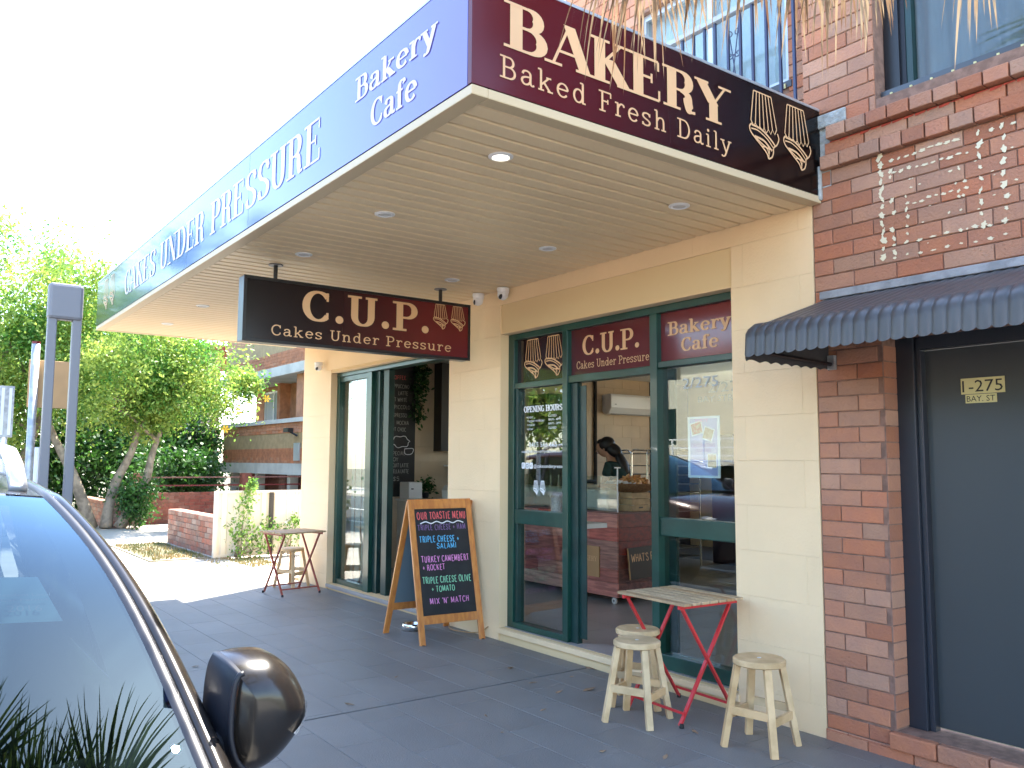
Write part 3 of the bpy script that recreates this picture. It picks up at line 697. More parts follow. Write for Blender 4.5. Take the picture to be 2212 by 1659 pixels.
# ---- sliding door on the left
sd = MB().box(-9.414, -6.736, .075, .20, 2.505, 2.556).build('door_frame', M['green'], bak, bevel=.003)
MB().box(-9.414, -9.345, .08, .2, .06, 2.505).build('jamb', M['green'], sd, bevel=.003)
MB().box(-9.345, -8.62, .09, .15, .06, .118).build('bottom_rail', M['green'], sd, bevel=.003)
MB().box(-9.345, -8.62, .09, .15, 2.445, 2.503).build('top_rail', M['green'], sd, bevel=.003)
MB().box(-8.62, -8.49, .075, .15, .06, 2.503).build('stile', M['green'], sd, bevel=.003)
MB().box(-8.49, -8.38, .12, .19, .06, 2.503).build('stile', M['green_dark'], sd, bevel=.003)
MB().box(-8.30, -8.18, .13, .2, .06, 2.503).build('stile', M['green_dark'], sd, bevel=.003)
B(-9.344, -8.621, .118, .124, .119, 2.444).build('pane', M['glass'], bak)
B(-8.379, -8.301, .155, .161, .07, 2.5).build('pane', M['glass'], bak)
MB().box(-6.76, -6.738, .08, .2, .06, 2.505).build('jamb', M['green_dark'], sd)
cb = MB()
vb = thing('vertical_blind', 'pale vertical blind behind the fixed pane of the sliding door', 'blind', (-9.3, .26, .1))
for i in range(7): B(-9.32 + i * .085, -9.32 + i * .085 + .078, .255 + .012 * (i % 2), .258 + .012 * (i % 2), .10, 2.48).build('slat', M['curtain'], vb)

# ------------------------------------------------------------------ canopy over the footpath
can = thing('canopy', 'wide flat shop canopy with sign fascias and cream boarded underside', 'canopy', (-6.6, -1.2, 2.99))
XL = -10.55
B(XL + .03, FR - .03, FY + .03, -.002, 3.06, 3.40).build('canopy_core', M['soffit_trim'], can)
B(XL + .02, FR - .02, FY + .02, -.004, 3.40, 3.44).build('roof_sheet', M['slab'], can)
_unit.clear()
nb = 64; pitch = (FR - .075 - (XL + .075)) / nb
bm = MB(); w = pitch
bm.v = []; L_ = 2.41 - .09
prof = [(0, .022), (0.001, .004), (.005, 0), (w - .026, 0), (w - .020, .006), (w - .018, .022)]
for y in (0, L_):
    for (x, z) in prof: bm.v.append((x, y, z))
k = len(prof)
for i in range(k - 1): bm.f.append([i, i + 1, k + i + 1, k + i])
sob = bm.build('soffit_board', M['soffit'], can, local=True)
for i in range(nb):
    o = sob if i == 0 else sob.copy()
    if i: C.objects.link(o)
    o.parent = can; o.location = Vector((XL + .075 + i * w, FY + .085, 2.990)) - Vector(can.location)
B(XL + .07, FR - .07, FY + .08, -.004, 3.013, 3.058).build('soffit_backing', M['soffit_gap'], can)
for bx in ((XL, FR, FY, FY + .082, 2.984, 3.026), (FR - .076, FR, FY + .082, -.004, 2.984, 3.026), (XL, XL + .076, FY + .082, -.004, 2.984, 3.026)):
    MB().box(*bx).build('soffit_edge_trim', M['soffit_trim'], can, bevel=.004)
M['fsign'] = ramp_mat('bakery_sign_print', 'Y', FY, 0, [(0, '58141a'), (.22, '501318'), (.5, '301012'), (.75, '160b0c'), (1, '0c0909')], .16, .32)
M['bsign'] = ramp_mat('street_fascia_reflection', 'X', XL, FR, [(0, '1c2b2e'), (.16, '1f3a52'), (.45, '33599a'), (.8, '5a61a8'), (1, '6a5fa4')], .10, .5, coat=.25)  # sky and tree reflection painted into the panel's base colour
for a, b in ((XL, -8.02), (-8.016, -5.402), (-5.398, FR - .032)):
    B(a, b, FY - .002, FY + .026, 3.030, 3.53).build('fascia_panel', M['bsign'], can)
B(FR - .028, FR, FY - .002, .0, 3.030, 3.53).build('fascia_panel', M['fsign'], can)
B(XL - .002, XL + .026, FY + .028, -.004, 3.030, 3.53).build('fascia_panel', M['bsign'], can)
B(FR - .03, FR + .003, FY - .005, 0.0, 3.531, 3.545).build('fascia_cap', M['alu'], can)
B(XL, FR - .032, FY - .005, FY + .03, 3.531, 3.545).build('fascia_cap', M['alu'], can)
PR = Plane2((FR, 0, 0), (0, 1, 0), (0, 0, 1))
mb = write(PR, 'BAKERY', -2.245, 3.232, .205, width=1.43, T=.235, t=.06); mb.build('lettering', M['letter'], can)
mb = write(PR, 'Baked Fresh Daily', -2.275, 3.092, .098, width=1.48, T=.105, t=.075, track=.1); mb.build('lettering', M['letter'], can)
mb = MB(); cupcake(PR, -.53, 3.50, .36, .25, .0075, mb); cupcake(PR, -.235, 3.50, .36, .25, .0075, mb); mb.build('cupcake_emblem', M['letter'], can)
PB = Plane2((0, FY - .002, 0), (1, 0, 0), (0, 0, 1))
mb = write(PB, 'CAKES UNDER PRESSURE', -9.10, 3.155, .245, width=4.88, T=.2, t=.055, track=.04)
write(PB, 'Bakery', -3.80, 3.318, .125, width=.80, T=.2, t=.075, mb=mb); write(PB, 'Cafe', -3.63, 3.125, .135, width=.46, T=.2, t=.075, mb=mb)
mb.build('lettering', M['letter_side'], can)
mb = MB(); cupcake(PB, -10.05, 3.49, .34, .26, .008, mb); cupcake(PB, -9.72, 3.49, .34, .26, .008, mb); mb.build('cupcake_emblem', M['letter'], can)
B(FR - .03, FR + .06, .003, .05, 3.0, 3.50).build('cement_seal', M['cement'], can)

dl_lab = ['lit downlight nearest the street corner of the canopy', 'unlit downlight in the canopy row nearest the street, beside the lit one', 'downlight in the wall-side row nearest the red brick building',
          'street-side downlight just in front of the hanging sign', 'wall-side downlight above the green shop window', 'wall-side downlight right of the hanging sign',
          'street-side downlight behind the hanging sign', 'street-side downlight nearest the far end of the canopy']
for i, (x, y) in enumerate([(-3.245, -1.9), (-4.451, -1.9), (-3.264, -.61), (-5.696, -1.9), (-4.491, -.605), (-5.764, -.59), (-8.23, -1.88), (-9.567, -1.87)]):
    t = thing('downlight', dl_lab[i], 'light', (x, y, 2.99), 0, 'downlights in the canopy')
    MB().lathe([(.038, .0), (.062, -.001), (.062, -.006), (.045, -.012), (.038, -.004)], 24).build('trim_ring', M['white'], t, smooth=False, local=True)
    MB().lathe([(.037, -.0065), (.030, -.009)], 20).build('lens', M['lit'] if i == 0 else M['offwhite'], t, local=True)

# hanging sign
hs = thing('hanging_sign', 'long black and maroon box sign hung crosswise under the canopy', 'sign', (-6.14, -1.2, 2.37))
SX = -6.081; YA, YB, ZA, ZB = -2.20, -.20, 2.375, 2.868
B(SX - .118, SX - .003, YA + .002, YB - .002, ZA + .002, ZB - .002).build('sign_box', M['sign_edge'], hs, bevel=.004)
M['csign'] = ramp_mat('hanging_sign_print', 'Y', YA, YB, [(0, '100c10'), (.3, '1c0f13'), (.55, '431519'), (.8, '641d20'), (1, '66191e')], .22, .5)
B(SX - .0028, SX + .002, YA + .024, YB - .024, ZA + .024, ZB - .024).build('sign_face', M['csign'], hs)
mb = MB()
for bx in ((YA, YB, ZA, ZA + .023), (YA, YB, ZB - .023, ZB)): mb.box(SX - .0028, SX + .006, bx[0], bx[1], bx[2], bx[3])
for bx in ((YA, YA + .023, ZA + .023, ZB - .023), (YB - .023, YB, ZA + .023, ZB - .023)): mb.box(SX - .0028, SX + .006, bx[0], bx[1], bx[2], bx[3])
mb.build('face_frame', M['black'], hs)
for y in (-1.94, -.47):
    MB().tube([(SX - .06, y, 2.86), (SX - .06, y, 2.985)], .016, 10).build('hanger', M['black'], hs)
    MB().lathe([(.055, 0), (.055, .006)], 16, (SX - .06, y, 2.981)).build('hanger_plate', M['grey'], hs)
PS = Plane2((SX + .002, 0, 0), (0, 1, 0), (0, 0, 1))
mb = write(PS, 'C.U.P.', -1.75, 2.575, .24, width=1.15, T=.21, t=.075, track=.06); write(PS, 'Cakes Under Pressure', -1.99, 2.436, .082, width=1.60, T=.11, t=.085, track=.07, mb=mb); mb.build('lettering', M['letter'], hs)
mb = MB(); cupcake(PS, -.51, 2.842, .215, .145, .005, mb); cupcake(PS, -.335, 2.842, .215, .145, .005, mb); mb.build('cupcake_emblem', M['letter'], hs)

# dome cameras
def dome(x, y, z, label, rz=0):
    t = thing('security_camera', label, 'camera', (x, y, z), rz, 'dome cameras around the shopfront')
    MB().lathe([(.052, 0), (.055, -.01), (.05, -.035), (.046, -.05)], 20).build('base', M['white'], t, local=True, smooth=True)
    MB().lathe([(.005, .047), (.03, .038), (.044, .02), (.048, 0), (.044, -.02), (.03, -.038), (.005, -.047)], 20, (0, -.004, -.06)).build('ball', M['white'], t, local=True, smooth=True)
    MB().lathe([(.026, .0), (.024, -.006), (.012, -.012)], 16, (.012, -.036, -.078), axis='Y').build('lens', M['black'], t, local=True, smooth=True)
dome(-5.76, -.075, 2.985, 'white dome camera at the canopy beside the window head')
dome(-6.10, -.10, 2.985, 'white dome camera partly hidden behind the hanging sign', -.4)
dome(-9.62, -.075, 2.70, 'white dome camera over the sliding door, on the left pillar', .2)

# ------------------------------------------------------------------ red brick building on the right
rb = thing('brick_building', 'red brick building with charcoal street door and barred balcony window', 'building', (-1.0, 0, 0))
BR = dict(L=.245, H=.0862, joint=.009, d=.03)
DOOR_H = (-2.40, .6, .14, 2.17); WIN_H = (-2.39, .9, 3.485, 5.4)
XR = .4
wall_with_holes('wall', M['mortar'], rb, -2.798, XR, -.05, 6.4, .008, .24, [DOOR_H, WIN_H])
B(-5.3, -2.85, .27, .46, 3.43, 6.4).build('recessed_wall', M['mortar'], rb) if False else None
wall_with_holes('recessed_wall', M['mortar'], rb, -5.32, -2.84, 3.43, 6.4, .258, .46, [(-4.45, -3.11, 3.93, 4.95)])
HH = .0862
regs = [(-2.795, XR, .02, 3.165), (-2.795, XR, 3.405, 5.4)]
lay(rb, (0, .03, 0), (1, 0, 0), [(-2.795, -1.35, .14, 3.165), (-2.84, -1.35, 3.405, 5.3)], .245, HH, .007, .03, M['brick'], holes=[DOOR_H, WIN_H], z0=3.165 - HH * 40, u0=-2.795, limit=300)
lay(rb, (0, .03, 0), (1, 0, 0), [(-1.35, XR, .14, 3.165), (-1.35, XR, 3.405, 5.3), (-2.84, XR, 5.3, 6.38)], .245, HH, .007, .03, M['brick'], holes=[DOOR_H, WIN_H], z0=3.165 - HH * 40, u0=-2.795 + .245 * 6, limit=0)
lay(rb, (0, .28, 0), (1, 0, 0), [(-5.3, -2.845, 3.5, 6.3)], .245, HH, .007, .03, M['brick'], holes=[(-4.45, -3.11, 3.93, 4.95)], z0=3.165, limit=290)
B(-2.84, -2.806, .032, .275, 3.43, 6.38).build('return_wall', M['mortar'], rb)
# corbel courses: two rows of headers stepping out, plain course between
lay(rb, (0, .03, 0), (1, 0, 0), [(-2.72, .38, 3.165, 3.25)], .122, .085, .009, .07, M['brick'], z0=3.165, shift=0, u0=-2.72, jit=.004, minw=.05)
lay(rb, (0, .03, 0), (1, 0, 0), [(-2.72, .38, 3.25, 3.325)], .245, .075, .009, .045, M['brick'], z0=3.25, shift=.3, u0=-2.7)
lay(rb, (0, .03, 0), (1, 0, 0), [(-2.66, .38, 3.325, 3.405)], .122, .08, .009, .095, M['brick'], z0=3.325, shift=0, u0=-2.66, jit=.004, minw=.05)
mb = MB()
PSx = Plane2((0, -.0165, 0), (1, 0, 0), (0, 0, 1))
for i in range(34):
    x = -2.66 + i * .062; hh = .004 + .012 * abs(math.sin(i * 1.7)) * (1 if x > -2.5 else .6)
    mb.poly([PSx.at(x, 3.321 - hh, .0012), PSx.at(x + .050, 3.321 - hh * .7, .0012), PSx.at(x + .058, 3.322, .0012), PSx.at(x, 3.322, .0012)])
mb.build('spray_paint', M['spray'], rb)
# white paint daubs: the ghost of removed sign letters
mb = MB(); rr = random.Random(11); PBk = Plane2((0, 0, 0), (1, 0, 0), (0, 0, 1))
def daub(x, z, a=.012, b=.018):
    n = 13; ph = rr.uniform(0, 6); a *= rr.uniform(.55, 1.35); b *= rr.uniform(.55, 1.25); sk_ = rr.uniform(-.5, .5)
    mb.poly([PBk.at(x + sk_ * b * math.sin(k * 2 * math.pi / n) + a * math.cos(k * 2 * math.pi / n) * (1 + .4 * math.sin(k * 2.3 + ph)), z + b * math.sin(k * 2 * math.pi / n) * (1 + .25 * math.cos(k * 1.7 + ph)), .004 + .0002 * rr.random()) for k in range(n)])
for i in range(13):
    z = 2.60 + i * .046; daub(-2.372 + rr.uniform(-.004, .004), z, .0135, .021)
for z in (3.06, 3.02, 2.9, 2.82, 2.74, 2.68, 2.62): daub(-2.31 + rr.uniform(-.01, .01), z + rr.uniform(-.01, .01), .012, .016)
for k in range(9):
    f = k / 8; daub(-2.31 + f * .34, 3.115 + .01 * f + rr.uniform(-.008, .008), .015, .008); daub(-2.30 + f * .34, 3.045 + rr.uniform(-.006, .006), .014, .008)
    daub(-2.23 + f * .30, 2.86 + rr.uniform(-.008, .008), .014, .007); daub(-2.31 + f * .55, 2.655 + .002 * f + rr.uniform(-.006, .006), .016, .008); daub(-2.31 + f * .55, 2.59 + rr.uniform(-.006, .006), .011, .007)
for z in (2.79, 2.83, 2.9, 2.74, 2.7): daub(-2.235 + rr.uniform(-.006, .006), z, .007, .012)
for x in (-1.99, -1.94):
    for z in (2.76, 2.83, 2.9, 2.97): daub(x + rr.uniform(-.03, .03), z, .008, .008)
for x in (-1.86, -1.75, -1.64):
    for i in range(9): daub(x + rr.uniform(-.006, .006), 2.66 + i * .058, .012, .017)
for x in (-1.80, -1.70): daub(x, 3.12, .014, .012)
for _ in range(26): daub(rr.uniform(-2.25, -1.6), rr.uniform(2.62, 3.1), .006, .004)
mb.build('paint_splash', M['splash'], rb)
# door
B(-2.40, -2.30, .125, .2, .14, 2.17).build('door_frame', M['doorframe'], rb, bevel=.004)
B(-2.30, -2.27, .145, .2, .14, 2.17).build('door_stop', M['doorframe'], rb, bevel=.004)
B(-2.27, .58, .125, .2, 2.10, 2.17).build('door_head', M['doorframe'], rb)
dr = B(-2.268, -1.32, .185, .225, .16, 2.098).build('door', M['door'], rb)
B(-1.315, -1.27, .145, .2, .14, 2.098).build('door_stop', M['doorframe'], rb, bevel=.004); B(-1.27, .6, .02, .235, .14, 2.098).build('side_panel', M['brick'], rb)
B(-2.085, -1.875, .178, .184, 1.855, 1.935).build('number_plate', M['plate'], dr); B(-2.065, -1.915, .178, .184, 1.808, 1.852).build('number_plate', M['plate'], dr)
PD = Plane2((0, .178, 0), (1, 0, 0), (0, 0, 1))
mb = bold(PD, '1-275', -2.078, 1.865, .062, width=.195, lift=.001); bold(PD, 'BAY. ST', -2.058, 1.816, .03, width=.137, mb=mb, lift=.001); mb.build('plate_lettering', M['black'], dr)
# reveal bricks and step
lay(rb, (-2.402, 0, 0), (0, -1, 0), [(-.125, .0, .14, 2.16)], .125, HH, .006, .003, M['brick'], z0=3.165 - HH * 40, shift=0) if False else None
for k in range(24): pass
B(-2.404, -2.398, .0, .125, .14, 2.17).build('reveal', M['mortar'], rb)
_kk = 0
for k in range(40):
    z = 3.165 - HH * 40 + k * HH
    if z < .12 or z > 2.1: continue
    B(-2.402, -2.394, .004, .122, z + .004, z + HH - .004).build('brick', M['brick'], rb)
for k in range(9):
    x = -2.42 + k * .245
    B(x, x + .238, -.035, .19, .055, .138).build('step_brick', M['brick'], rb, bevel=.008)
B(-2.80, .4, -.002, .03, -.05, .054).build('step_base', M['brick'], rb)
for k in range(12):
    x = -2.79 + k * .245
    B(x, x + .236, -.012, .0, -.03, .05).build('brick', M['brick'], rb)
lay(rb, (0, .03, 0), (1, 0, 0), [(-2.795, -2.43, -.03, .14)], .245, HH, .007, .03, M['brick'], z0=3.165 - HH * 40, u0=-2.795)
# upper window
wf = MB().box(-2.385, -2.30, .10, .17, 3.50, 5.4).build('window_frame', M['black'], rb)
MB().box(-2.385, .9, .055, .17, 3.487, 3.535).build('sill_frame', M['sign_edge'], wf)
MB().box(-2.30, -2.27, .115, .16, 3.535, 5.4).build('sash_frame', M['carblack'], wf)
MB().box(-2.27, -2.235, .12, .165, 3.535, 5.4).build('sash_stile', M['green_dark'], wf)
mb = MB()
for i in range(24): mb.box(-2.33 + i * .11, -2.318 + i * .11, .045, .053, 3.48, 3.512)
mb.build('flashing_clip', M['plate'], wf)
B(-2.235, .9, .150, .154, 3.535, 5.4).build('pane', M['glass_dark'], rb)
M['wincurtain'] = mat('net_curtain', (.24, .25, .26), .8, var=.18, scale=2.5, stretch=(6, 6, 1))
MB().grid(lambda u, v: (-2.29 + u * 3.1, .26 + .018 * math.sin(u * 150), 3.5 + v * 1.9), 300, 1).build('curtain', M['wincurtain'], rb, smooth=True)
# balcony window
bw = MB(); rect_frame(bw, -4.448, -3.112, 3.932, 4.948, .045, .30, .36)
bwf = bw.build('balcony_window_frame', M['alu'], rb)
MB().box(-3.80, -3.76, .305, .355, 3.977, 4.903).build('mullion', M['alu'], bwf)
B(-4.40, -3.16, .328, .332, 3.977, 4.903).build('pane', M['glass_dark'], rb)
MB().grid(lambda u, v: (-4.42 + u * 1.28, .40 + .012 * math.sin(u * 60), 3.94 + v * 1.0), 120, 1).build('curtain', mat('white_curtain', (.66, .74, .78), .8, var=.1, scale=3), rb, smooth=True)
B(-4.5, -3.08, .24, .30, 3.885, 3.928).build('window_sill', M['sign_edge'], rb)
mb = MB()
for i in range(13): mb.box(-4.45 + i * .11, -4.438 + i * .11, .232, .239, 3.88, 3.91)
mb.build('flashing_clip', M['plate'], rb)
# balustrade stands on the canopy
bal = thing('balustrade', 'blue-black iron balustrade with scroll panel above the canopy', 'railing', (-3.9, .02, 3.44))
xs = [-3.869, -3.765, -3.667, -3.571, -3.483, -3.378, -3.280, -3.186, -3.083, -2.985, -2.888]
dx = .0985
allx = [-3.869 - i * dx for i in range(12, 0, -1)] + xs
for x in allx: B(x - .008, x + .008, -.008, .008, 3.44, 4.39).build('baluster', M['rail_blue'], bal)
B(-5.1, -2.86, -.025, .025, 4.39, 4.425).build('top_rail', M['rail_grey'], bal, bevel=.004)
B(-5.1, -2.86, -.012, .012, 3.50, 3.522).build('bottom_rail', M['rail_blue'], bal)
def spiral(cx, cz, r, t0, turns, sgn):
    return [(cx + sgn * r * (1 - i / 26) * math.cos(t0 + turns * 2 * math.pi * i / 26), 0, cz + r * (1 - i / 26) * math.sin(t0 + turns * 2 * math.pi * i / 26)) for i in range(25)]
for sgn in (-1, 1):
    for cz, t0 in ((4.26, 0), (4.12, 3.1), (3.80, 0), (3.70, 3.1)):
        MB().tube(spiral(-3.333 + sgn * .03, cz, .028, t0, 1.4, sgn), .0035, 5).build('scroll', M['rail_blue'], bal)
    MB().tube([(-3.333 - sgn * .05, 0, 4.36), (-3.333, 0, 4.05), (-3.333 + sgn * .045, 0, 3.7)], .004, 5).build('scroll', M['rail_blue'], bal)
B(-2.78, -2.56, -.016, .0, 3.42, 3.50).build('cement_patch', M['cement'], rb, bevel=.01)
B(-2.792, -2.722, -.03, .0, 3.0, 3.2).build('cement_patch', M['cement'], rb, bevel=.01)

# ------------------------------------------------------------------ corrugated awning over the street door
aw = thing('awning', 'charcoal corrugated metal awning with scalloped lip over the dark door', 'awning', (-2.0, 0, 2.4))
def awn_profile(t):
    # arc length parameter 0..1 : wall (0,2.42) -> knee -> lip
    if t < .72:
        f = t / .72; return (-.60 * f, 2.42 - .205 * f)
    if t < .86:
        f = (t - .72) / .14; a = R(19 + f * 66); return (-.60 - .13 * math.sin(f * math.pi / 2), 2.215 - .065 * (1 - math.cos(f * math.pi / 2)) - .006 * f)
    f = (t - .86) / .14; return (-.73 - .006 * f, 2.144 - .095 * f)
SP = .06; nsc = 38
def sheet(u, v):
    x = -2.72 + u * SP * nsc; y, z = awn_profile(v)
    ph = (u * nsc) % 1.0; bumpv = abs(math.sin(math.pi * ph)) ** .6
    k = 1 if v > .8 else .55
    sc = .014 * bumpv if v > .99 else 0
    return (x, y - (bumpv * .010) * (1 if v > .72 else .3), z + (bumpv * .010) * (1 if v <= .80 else 0) - sc)
MB().grid(sheet, nsc * 10, 26).build('corrugated_sheet', M['charcoal'], aw, smooth=True)
B(-2.735, .2, -.05, -.002, 2.418, 2.462).build('wall_flashing', M['flash'], aw, bevel=.004)
mb = MB()   # gable end
pts = [awn_profile(t / 20) for t in range(21)]
def endp(u, v):
    y, z = awn_profile(u); zb = 2.02 + .012 * abs(math.sin(u * 30)); return (-2.718, y, z * (1 - v) - .004 + (min(zb, z - .01)) * v)
MB().grid(endp, 60, 2).build('end_panel', M['charcoal'], aw)
MB().tube([(-2.69, -.02, 2.05), (-2.69, -.70, 2.07)], .012, 6).build('bracket', M['black'], aw)
B(-2.71, -2.67, -.03, -.002, 2.02, 2.10).build('bracket_foot', M['galv'], aw)
mb = MB().tube([(-2.70, -.70, 2.075), (-.45, -.70, 2.075)], .012, 6); mb.build('front_rail', M['black'], aw)

# ------------------------------------------------------------------ A-frame chalkboard
af = thing('chalkboard_sign', 'orange pine A-frame blackboard with the toastie menu in coloured chalk', 'sign', (-6.38, -.35, 0))
def plane_from(pts):
    a, b, c = [Vector(p) for p in pts]; return a, (b - a), (c - a)
FBL, FBR = Vector((-6.06, -.665, 0)), Vector((-6.007, -.06, 0)); TL, TR = Vector((-6.345, -.645, 1.175)), Vector((-6.29, -.055, 1.175))
BBL, BBR = Vector((-6.714, -.668, 0)), Vector((-6.68, -.02, 0))
def aplane(bl, br, tl):
    U = (br - bl).normalized(); V = (tl - bl); H = V.length; V.normalize(); return Plane2(bl, U, V), (br - bl).length, H
plF, WF, HF = aplane(FBL, FBR, TL)
def pbox(pl, u0, u1, v0, v1, n0, n1):
    mb = MB(); M4 = Matrix(((pl.U.x, pl.V.x, pl.N.x, pl.P.x), (pl.U.y, pl.V.y, pl.N.y, pl.P.y), (pl.U.z, pl.V.z, pl.N.z, pl.P.z), (0, 0, 0, 1)))
    return mb.box(u0, u1, v0, v1, n0, n1, M4)
pbox(plF, 0, .052, 0, HF, -.022, 0).build('leg', M['pine'], af, bevel=.003); pbox(plF, WF - .052, WF, 0, HF, -.022, 0).build('leg', M['pine'], af, bevel=.003)
pbox(plF, .052, WF - .052, HF - .085, HF, -.021, -.001).build('top_rail', M['pine'], af, bevel=.003)
pbox(plF, .052, WF - .052, .165, .235, -.021, -.001).build('lower_rail', M['pine'], af, bevel=.003)
pbox(plF, .052, WF - .052, .235, HF - .085, -.016, -.009).build('blackboard', M['chalk'], af)
plB, WB, HB = aplane(BBL, BBR, Vector((-6.37, -.645, 1.16)))
for a, b in ((0, .052), (WB - .052, WB)): pbox(plB, a, b, 0, HB, 0, .022).build('leg', M['pine'], af, bevel=.003)
pbox(plB, .052, WB - .052, .22, .285, .001, .021).build('lower_rail', M['pine'], af, bevel=.003)
pbox(plB, .052, WB - .052, HB - .08, HB, .001, .021).build('top_rail', M['pine'], af, bevel=.003)
pbox(plB, .052, WB - .052, .285, HB - .08, .009, .016).build('back_board', M['blueboard'], af)
for P_ in (FBL, FBR, BBL, BBR): MB().lathe([(.012, -.004), (.012, .006)], 10, (P_.x, P_.y + (.026 if P_.y < -.3 else -.026), .001)).build('foot', M['rubber'], af)
plC = Plane2(plF.at(0, 0, -.009), plF.U, plF.V); X_, Y_ = .075, HF - .085
def chalk(text, u, v, h, w, col): write(plC, text, u, v, h, width=w, T=.13, t=.13, serif=False, jit=.05, track=.1, lift=.001).build('chalk_writing', M[col], af)
chalk('OUR TOASTIE MENU', .075, Y_ - .088, .060, .47, 'ch_red')
mb = MB(); stroke(mb, plC, crv([(.10 + i * .052, Y_ - .118 + (.008 if i % 2 else -.008)) for i in range(9)]), lambda a, b: .009, .001); mb.build('chalk_underline', M['ch_white'], af)
chalk('TRIPLE CHEESE + HAM', .072, Y_ - .182, .046, .46, 'ch_purple')
chalk('TRIPLE CHEESE +', .078, Y_ - .285, .050, .38, 'ch_blue'); chalk('SALAMI', .235, Y_ - .342, .044, .19, 'ch_blue')
chalk('TURKEY CAMEMBERT', .080, Y_ - .452, .050, .455, 'ch_pink'); chalk('+ ROCKET', .085, Y_ - .520, .046, .21, 'ch_pink')
chalk('TRIPLE CHEESE OLIVE', .075, Y_ - .628, .052, .46, 'ch_green'); chalk('+ TOMATO', .15, Y_ - .700, .046, .22, 'ch_green')
chalk("MIX 'N' MATCH", .125, Y_ - .798, .046, .37, 'ch_pink')

bowl = thing('dog_bowl', 'small steel water bowl on the pavement behind the A-frame board', 'bowl', (-6.70, -.38, 0))
MB().lathe([(.085, .002), (.075, .055), (.085, .06), (.088, .056), (.1, .002)], 24).build('rim', M['chrome'], bowl, local=True, smooth=True)
MB().lathe([(.074, .03), (.002, .031)], 20).build('water', M['bluelight'], bowl, local=True)
tag(MB().tube(crv3([Vector(p) for p in ((-6.65, .0 - .02, .02), (-6.5, -.1, .008), (-6.3, -.06, .008), (-6.15, -.02, .03), (-6.05, -.004, .09))]), .004, 6).build('power_cord', M['kraft']), 'thin brown cord trailing along the wall behind the A-frame board', 'cord')

# ------------------------------------------------------------------ stools and tables
def make_stool(h=.46, r=.165, name='stool'):
    t = thing(name, 'x', 'stool')
    MB().lathe([(.02, h - .035), (r - .01, h - .035), (r, h - .029), (r, h - .007), (r - .008, h), (.005, h)], 40).build('seat', M['stoolwood'], t, local=True)
    MB().lathe([(.012, h - .001), (.010, h + .0015)], 10).build('seat_plug', M['offwhite'], t, local=True)
    T_ = .095; F_ = .165
    for sx, sy in ((1, 1), (1, -1), (-1, 1), (-1, -1)):
        MB().bar((T_ * sx * .9, T_ * sy * .9, h - .036), (F_ * sx * .86, F_ * sy * .86, .001), .038, .032, (sx, sy, 0)).build('leg', M['stoolwood'], t, local=True, bevel=.003)
    for k in range(4):
        a = k * math.pi / 2; z = .165 + .03 * (k % 2); q = .125
        c, s = math.cos(a), math.sin(a)
        MB().bar((c * q - s * q * .9, s * q + c * q * .9, z), (c * q + s * q * .9, s * q - c * q * .9, z), .016, .042).build('stretcher', M['stoolwood'], t, local=True)
    return t
st0 = make_stool(h=.46, r=.138)
SG = 'pale round wooden stools'
spots = [((-3.635, -.615), .35, 'round wooden stool in front of the red-legged table, nearest the camera on the left'), ((-3.885, -.36), .62, 'round wooden stool pushed behind another, against the red-legged table'),
         ((-2.93, -.40), .2, 'round wooden stool right of the red-legged table, before the cream pillar'), ((-9.78, -.28), .5, 'round wooden stool at the folding table by the far pillar')]
for i, ((x, y), rz, lab) in enumerate(spots):
    o = st0 if i == 0 else copy_tree(st0)
    o.location = (x, y, 0); o.rotation_euler = (0, 0, rz); o['label'] = lab; o['category'] = 'stool'; o['group'] = SG

def make_table(lab, metal, w=.53, d=.53, h=.70):
    """folding slatted table: x legs in two frames, slats across; long axis of slats along local Y"""
    t = thing('folding_table', lab, 'table', (0, 0, 0))
    n = 7; sw = w / n
    for i in range(n):
        x = -w / 2 + i * sw
        B(x + .006, x + sw - .006, -d / 2 - .03, d / 2 + .03, h - .016, h).build('slat', M['slatwood'], t, local=True, bevel=.002)
    for sy in (-1, 1):
        y = sy * (d / 2 - .02)
        MB().bar((-w / 2 + .01, y, h - .027), (w / 2 - .01, y, h - .027), .012, .022).build('top_bar', metal, t, local=True)
        yy = y - sy * .006
        MB().bar((-w / 2 + .04, yy, h - .03), (w / 2 - .03, yy, .012), .012, .022, (0, 1, 0)).build('leg', metal, t, local=True)
        MB().bar((w / 2 - .04, yy - sy * .014, h - .03), (-w / 2 + .03, yy - sy * .014, .012), .012, .022, (0, 1, 0)).build('leg', metal, t, local=True)
        for sx in (-1, 1): MB().lathe([(.012, 0), (.013, .008), (.011, .026)], 10, (sx * (w / 2 - .03), yy, .0)).build('foot_cap', M['rubber'], t, local=True)
    for sx in (-1, 1): MB().bar((sx * (w / 2 - .06), -(d / 2 - .03), .075), (sx * (w / 2 - .06), d / 2 - .03, .075), .010, .014).build('cross_bar', metal, t, local=True)
    return t
t1 = make_table('small slatted wooden table with bright red crossed legs by the window', M['redmetal'], .50, .52, .70)
t1.location = (-3.60, -.29, 0); t1.rotation_euler = (0, 0, R(90 - 3)); t1['group'] = 'small folding tables'
t2 = make_table('small folding table with faded rusty legs beside the far pillar', M['rustmetal'], .50, .52, .70)
t2.location = (-9.33, -.46, 0); t2.rotation_euler = (0, 0, R(8)); t2['group'] = 'small folding tables'

